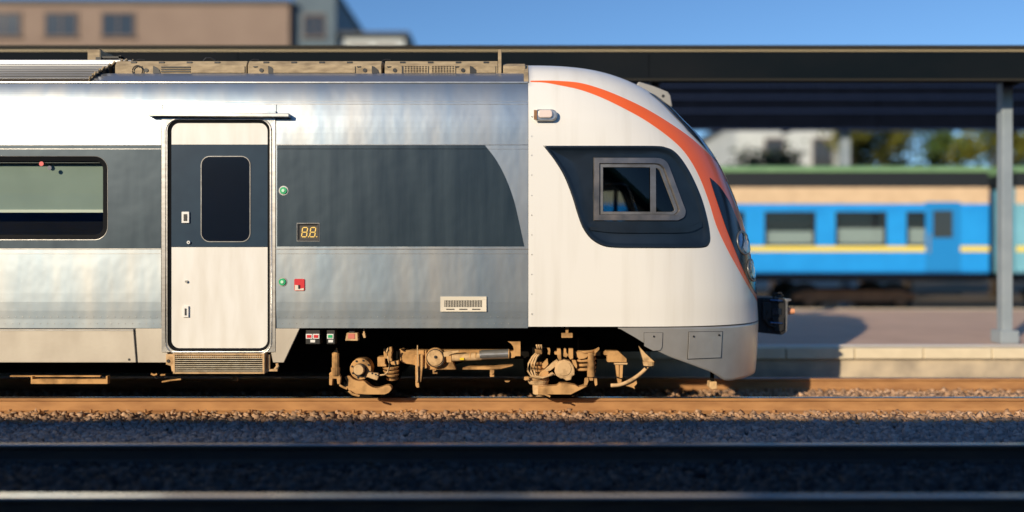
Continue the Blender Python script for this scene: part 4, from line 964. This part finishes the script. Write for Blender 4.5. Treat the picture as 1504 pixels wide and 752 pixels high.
# right axle: spring stack, cables, axle box, arm, coil spring
for px0, px1, py0 in ((773.5, 800, 533), (775, 802, 538.5), (777, 803, 544), (779, 803, 549.5)):
    c = at((px0+px1)/2+4, py0, .62); hw = (px1-px0)/2*(D+.6)/F
    MB().cone((c[0], .64, c[2]-.014), (c[0], .64, c[2]+.016), hw*.82, hw, 18).build('spring_layer', 'dust', bog, bevel=.004)
c = at(792, 545, .64); MB().cone((c[0], .64, .27), (c[0], .64, .60), .07, .08, 14).build('spring_core', 'under_black', bog)
c0 = at(791, 560, .60); MB().cone((c0[0], .62, c0[2]-.03), (c0[0], .62, c0[2]+.015), .105, .125, 22).cone((c0[0], .62, c0[2]+.016), (c0[0], .62, c0[2]+.04), .10, .12, 22).build('spring_base', 'dust_pale', bog, bevel=.004)
c0 = at(794, 571, .60); MB().cone((c0[0], .62, c0[2]-.06), (c0[0], .62, c0[2]+.05), .085, .092, 20).cone((c0[0], .62, c0[2]-.085), (c0[0], .62, c0[2]-.061), .035, .04, 10).build('arm_pivot', 'dust_pale', bog, bevel=.004)
pz([(770, 552.5), (776, 552), (777, 555), (772, 557.5), (769.5, 556.5)], .48, .52, 'small_clamp', 'dust', 0)
arm = [(790, 567), (818, 565), (822, 561.5), (832, 562), (845, 564.5), (850, 567.5), (860, 564), (862, 566), (850, 572), (838, 578), (800, 578), (790, 576)]
pz(arm, .48, .60, 'swing_arm', 'dust', .006)
MB().tube([at(*p, .46) for p in [(790, 578.5), (800, 579), (808, 582.5)]], .011, 6).build('brake_pipe', 'dust', bog)
for off in (0, 3.2, 6.5):
    MB().tube([at(*p, .46-off*.004) for p in [(788+off, 506), (789.5+off, 511), (789+off, 517), (782+off, 524), (776+off*1.3, 534), (775+off*1.5, 545), (780+off, 552), (790+off, 555), (800, 554), (812, 550)]], .0105, 7).build('air_hose', 'dust_pale', bog, smooth=True)
pz([(785, 511), (795, 512), (795.5, 518), (786, 517)], .40, .47, 'hose_clamp', 'dust', .004)
pz([(803, 510), (807, 510), (808, 514), (807, 520), (804, 519), (805, 515)], .47, .52, 'hose_clamp', 'dust', .003)
pz([(796, 534), (802, 528), (804, 526), (805, 534), (800, 540), (797, 540)], .48, .56, 'spring_bracket', 'dust', .004)
pz([(800, 541), (812, 531), (818, 527), (822, 532), (808, 543), (802, 545)], .47, .54, 'traction_rod', 'dust_pale', .006)
pz([(790, 551), (794, 545), (801, 541), (806, 546), (803, 553), (795, 556)], .47, .55, 'rod_end', 'dust', .008)
axl = [(815, 534), (820, 529), (828, 526.5), (836, 529), (841, 534), (843, 542), (843, 549), (839, 551), (838, 556), (831, 557.5), (827, 554), (823, 554), (816, 550), (814, 544)]
a2 = pz(axl, .44, .60, 'axle_box', 'dust_pale', .012)
pz([(815, 549), (808, 551), (803, 549), (811, 545.5)], .45, .52, 'axle_sensor', 'dust_pale', .004)
disc(828.5, 541.5, 10.5, .432, .4395, 'axle_cover', 'dust_pale', 11, a2)
for L in ([(814, 516), (818, 515), (818, 511), (823, 511), (824, 527), (819, 526), (818, 520), (814, 519)], [(828, 511), (831, 511), (831, 516), (834, 520), (831, 524), (827, 522)], [(835, 511), (841, 511), (841, 525), (837, 527), (834, 522)]):
    pz(L, .46, .54, 'axle_guide', 'dust', .004)
pz([(839, 527), (845, 528), (847, 536), (846, 540), (841, 534)], .46, .52, 'axle_guide', 'dust', .004)
cs = MB(); n_ = 90; c0 = at(861, 537, .55)
cs.tube([(c0[0]+.098*math.cos(t), .58+.098*math.sin(t), .34+.24*(t/(2*math.pi*5))) for t in np.linspace(0, 2*math.pi*5, n_)], .017, 7)
cs.build('coil_spring', 'dust', bog, smooth=True)
MB().cone(P(868, 553, .46), P(868, 534, .46), .042, .042, 14).cone(P(868, 534, .46), P(868, 518, .46), .036, .036, 14).build('spring_damper', 'dust', bog)
pz([(846, 516), (853, 515), (858, 518), (872, 518), (872, 513), (879, 509), (879, 512), (874, 517), (873, 521), (862, 522), (858, 525), (849, 526), (847, 522)], .44, .52, 'spring_cap', 'dust', .004)
for L in ([(858, 554), (863, 553), (863, 558), (861, 564), (857, 564)], [(864, 553), (870, 553), (870, 557), (865, 557)], [(871.5, 554), (875.5, 554), (876, 563), (873, 565), (872, 560)]):
    pz(L, .44, .50, 'spring_foot', 'dust', .003)
# sand box, pipe and funnel in front of the wheel
pz([(886, 516), (889, 514.5), (907, 514.5), (919, 525.5), (919, 530.5), (891, 530.5), (891, 521), (886, 520)], .46, .58, 'sand_box', 'dust', .005)
pz([(901, 531.5), (920, 531.5), (920, 534), (901, 534)], .46, .56, 'sand_box_flange', 'dust_pale', .003)
pz([(903, 534.5), (908, 534.5), (908, 553), (905, 552)], .48, .54, 'box_leg', 'dust', .003); pz([(909, 534.5), (914, 534.5), (913, 554), (909, 554)], .48, .54, 'box_leg', 'dust', .003)
pz([(905, 554), (912, 556), (911, 563), (907, 563)], .47, .52, 'leg_clamp', 'dust', .003)
MB().tube([at(*p, .44) for p in spline([(897, 566), (908, 565.5), (922, 561), (938, 551), (947, 543), (952, 537.5)], 14)], .021, 9).build('sand_pipe', 'dust_pale', bog, smooth=True)
pz([(926, 556), (933, 554), (934, 562), (930, 566), (931, 570), (928, 568), (922, 566), (916, 565), (918, 563)], .46, .50, 'pipe_clamp', 'dust', .003)
pf = at(953, 534, .40); MB().cone((pf[0], .40, pf[2]-.02), (pf[0], .40, pf[2]+.022), .060, .068, 16).build('funnel_collar', 'dust_pale', bog)
MB().prism([XZ(945, 531, .40), XZ(961, 531, .40), XZ(948, 519, .40), XZ(938, 508, .40), XZ(940, 514, .40)], .36, .44).build('sand_funnel', 'dust_pale', bog, bevel=.006)
p_ = at(952, 537, .40); MB().cone((p_[0]-.03, .40, p_[2]-.03), (p_[0]-.03, .40, p_[2]), .008, .008, 6).cone((p_[0]+.05, .40, p_[2]-.03), (p_[0]+.05, .40, p_[2]), .008, .008, 6).build('funnel_bolt', 'rubber', bog)
# rail guard under the nose
MB().prism([XZ(1043, 561, .7), XZ(1053, 560.5, .7), XZ(1053.5, 571, .7), XZ(1046, 572.5, .7), XZ(1042, 569, .7)], .7, .84).build('rail_guard', 'dust_pale', T, bevel=.008)
MB().box(XZ(1046, 0, .7)[0], XZ(1050, 0, .7)[0], .74, .80, XZ(0, 562, .7)[1], .80).build('guard_post', 'under_black', T)
MB().box(1.95, 2.3, .8, 2.6, .60, .87).build('nose_underframe', 'under_black', T)

# --- front coupler on the centre line
YC = 1.45; K = lambda px, py: XZ(px, py, YC)
cp = MB().prism([K(1096, 437), K(1150, 437.5), K(1154, 441), K(1154, 489), K(1148, 492), K(1120, 489), K(1096, 486)], YC, YC+.5).build('front_coupler', 'black_paint', T, bevel=.012)
pc = at(1144, 436, YC+.2); MB().cone((pc[0], YC+.2, pc[2]-.03), (pc[0], YC+.2, pc[2]+.02), .045, .038, 12).build('coupler_cap', 'black_paint', cp)
MB().box(K(1134, 0)[0], K(1147, 0)[0], YC-.015, YC-.001, K(0, 462)[1], K(0, 453)[1]).build('coupler_plate', 'lamp_chrome', cp)
MB().prism([K(1154.5, 439), K(1163, 439.5), K(1163, 442), K(1158, 443), K(1157.5, 467), K(1156.5, 488), K(1154.5, 488)], YC+.02, YC+.48).build('coupler_face', 'frame_steel', cp, bevel=.004)
pc = at(1161, 457, YC+.15); MB().cone((pc[0]-.04, YC+.15, pc[2]), (pc[0]+.045, YC+.15, pc[2]), .045, .032, 14).cone((pc[0]-.06, YC+.15, pc[2]), (pc[0]-.041, YC+.15, pc[2]), .025, .025, 10).build('coupler_cone', 'amber_lens', cp)
MB().prism([K(1119, 444), K(1131, 444), K(1131, 466), K(1125, 470), K(1119, 470)], YC-.04, YC-.001).build('coupler_bracket', 'rubber', cp, bevel=.008)
MB().prism([K(1133, 466), K(1151, 466), K(1151, 484), K(1146, 487), K(1136, 486)], YC-.03, YC-.001).build('coupler_housing', 'black_paint', cp, bevel=.008)
for q0 in (441, 474): MB().cone(at(1131, q0, YC-.03), at(1149, q0+1, YC-.03), .014, .014, 8).build('coupler_pin', 'lamp_chrome', cp)
MB().tube([at(*q, YC+.02) for q in [(1136, 437), (1138, 431), (1147, 430), (1151, 436)]], .012, 7).build('coupler_handle', 'rubber', cp, smooth=True)
MB().prism([K(1157.6, 444), K(1161, 444), K(1161, 447), K(1157.6, 449)], YC+.1, YC+.2).build('coupler_hook', 'dust', cp)
MB().tube([at(*q, YC-.03) for q in [(1124, 448), (1127, 458), (1124, 470), (1130, 478), (1140, 480)]], .015, 7).build('coupler_hose', 'rubber', cp, smooth=True)
for px, py in ((1122, 441), (1150, 470), (1128, 486)): q = at(px, py, YC-.005); MB().cone((q[0], YC-.02, q[2]), (q[0], YC-.001, q[2]), .016, .018, 6).build('coupler_bolt', 'rubber', cp)

for o in bpy.data.objects:
    if '_o' in o: del o['_o']
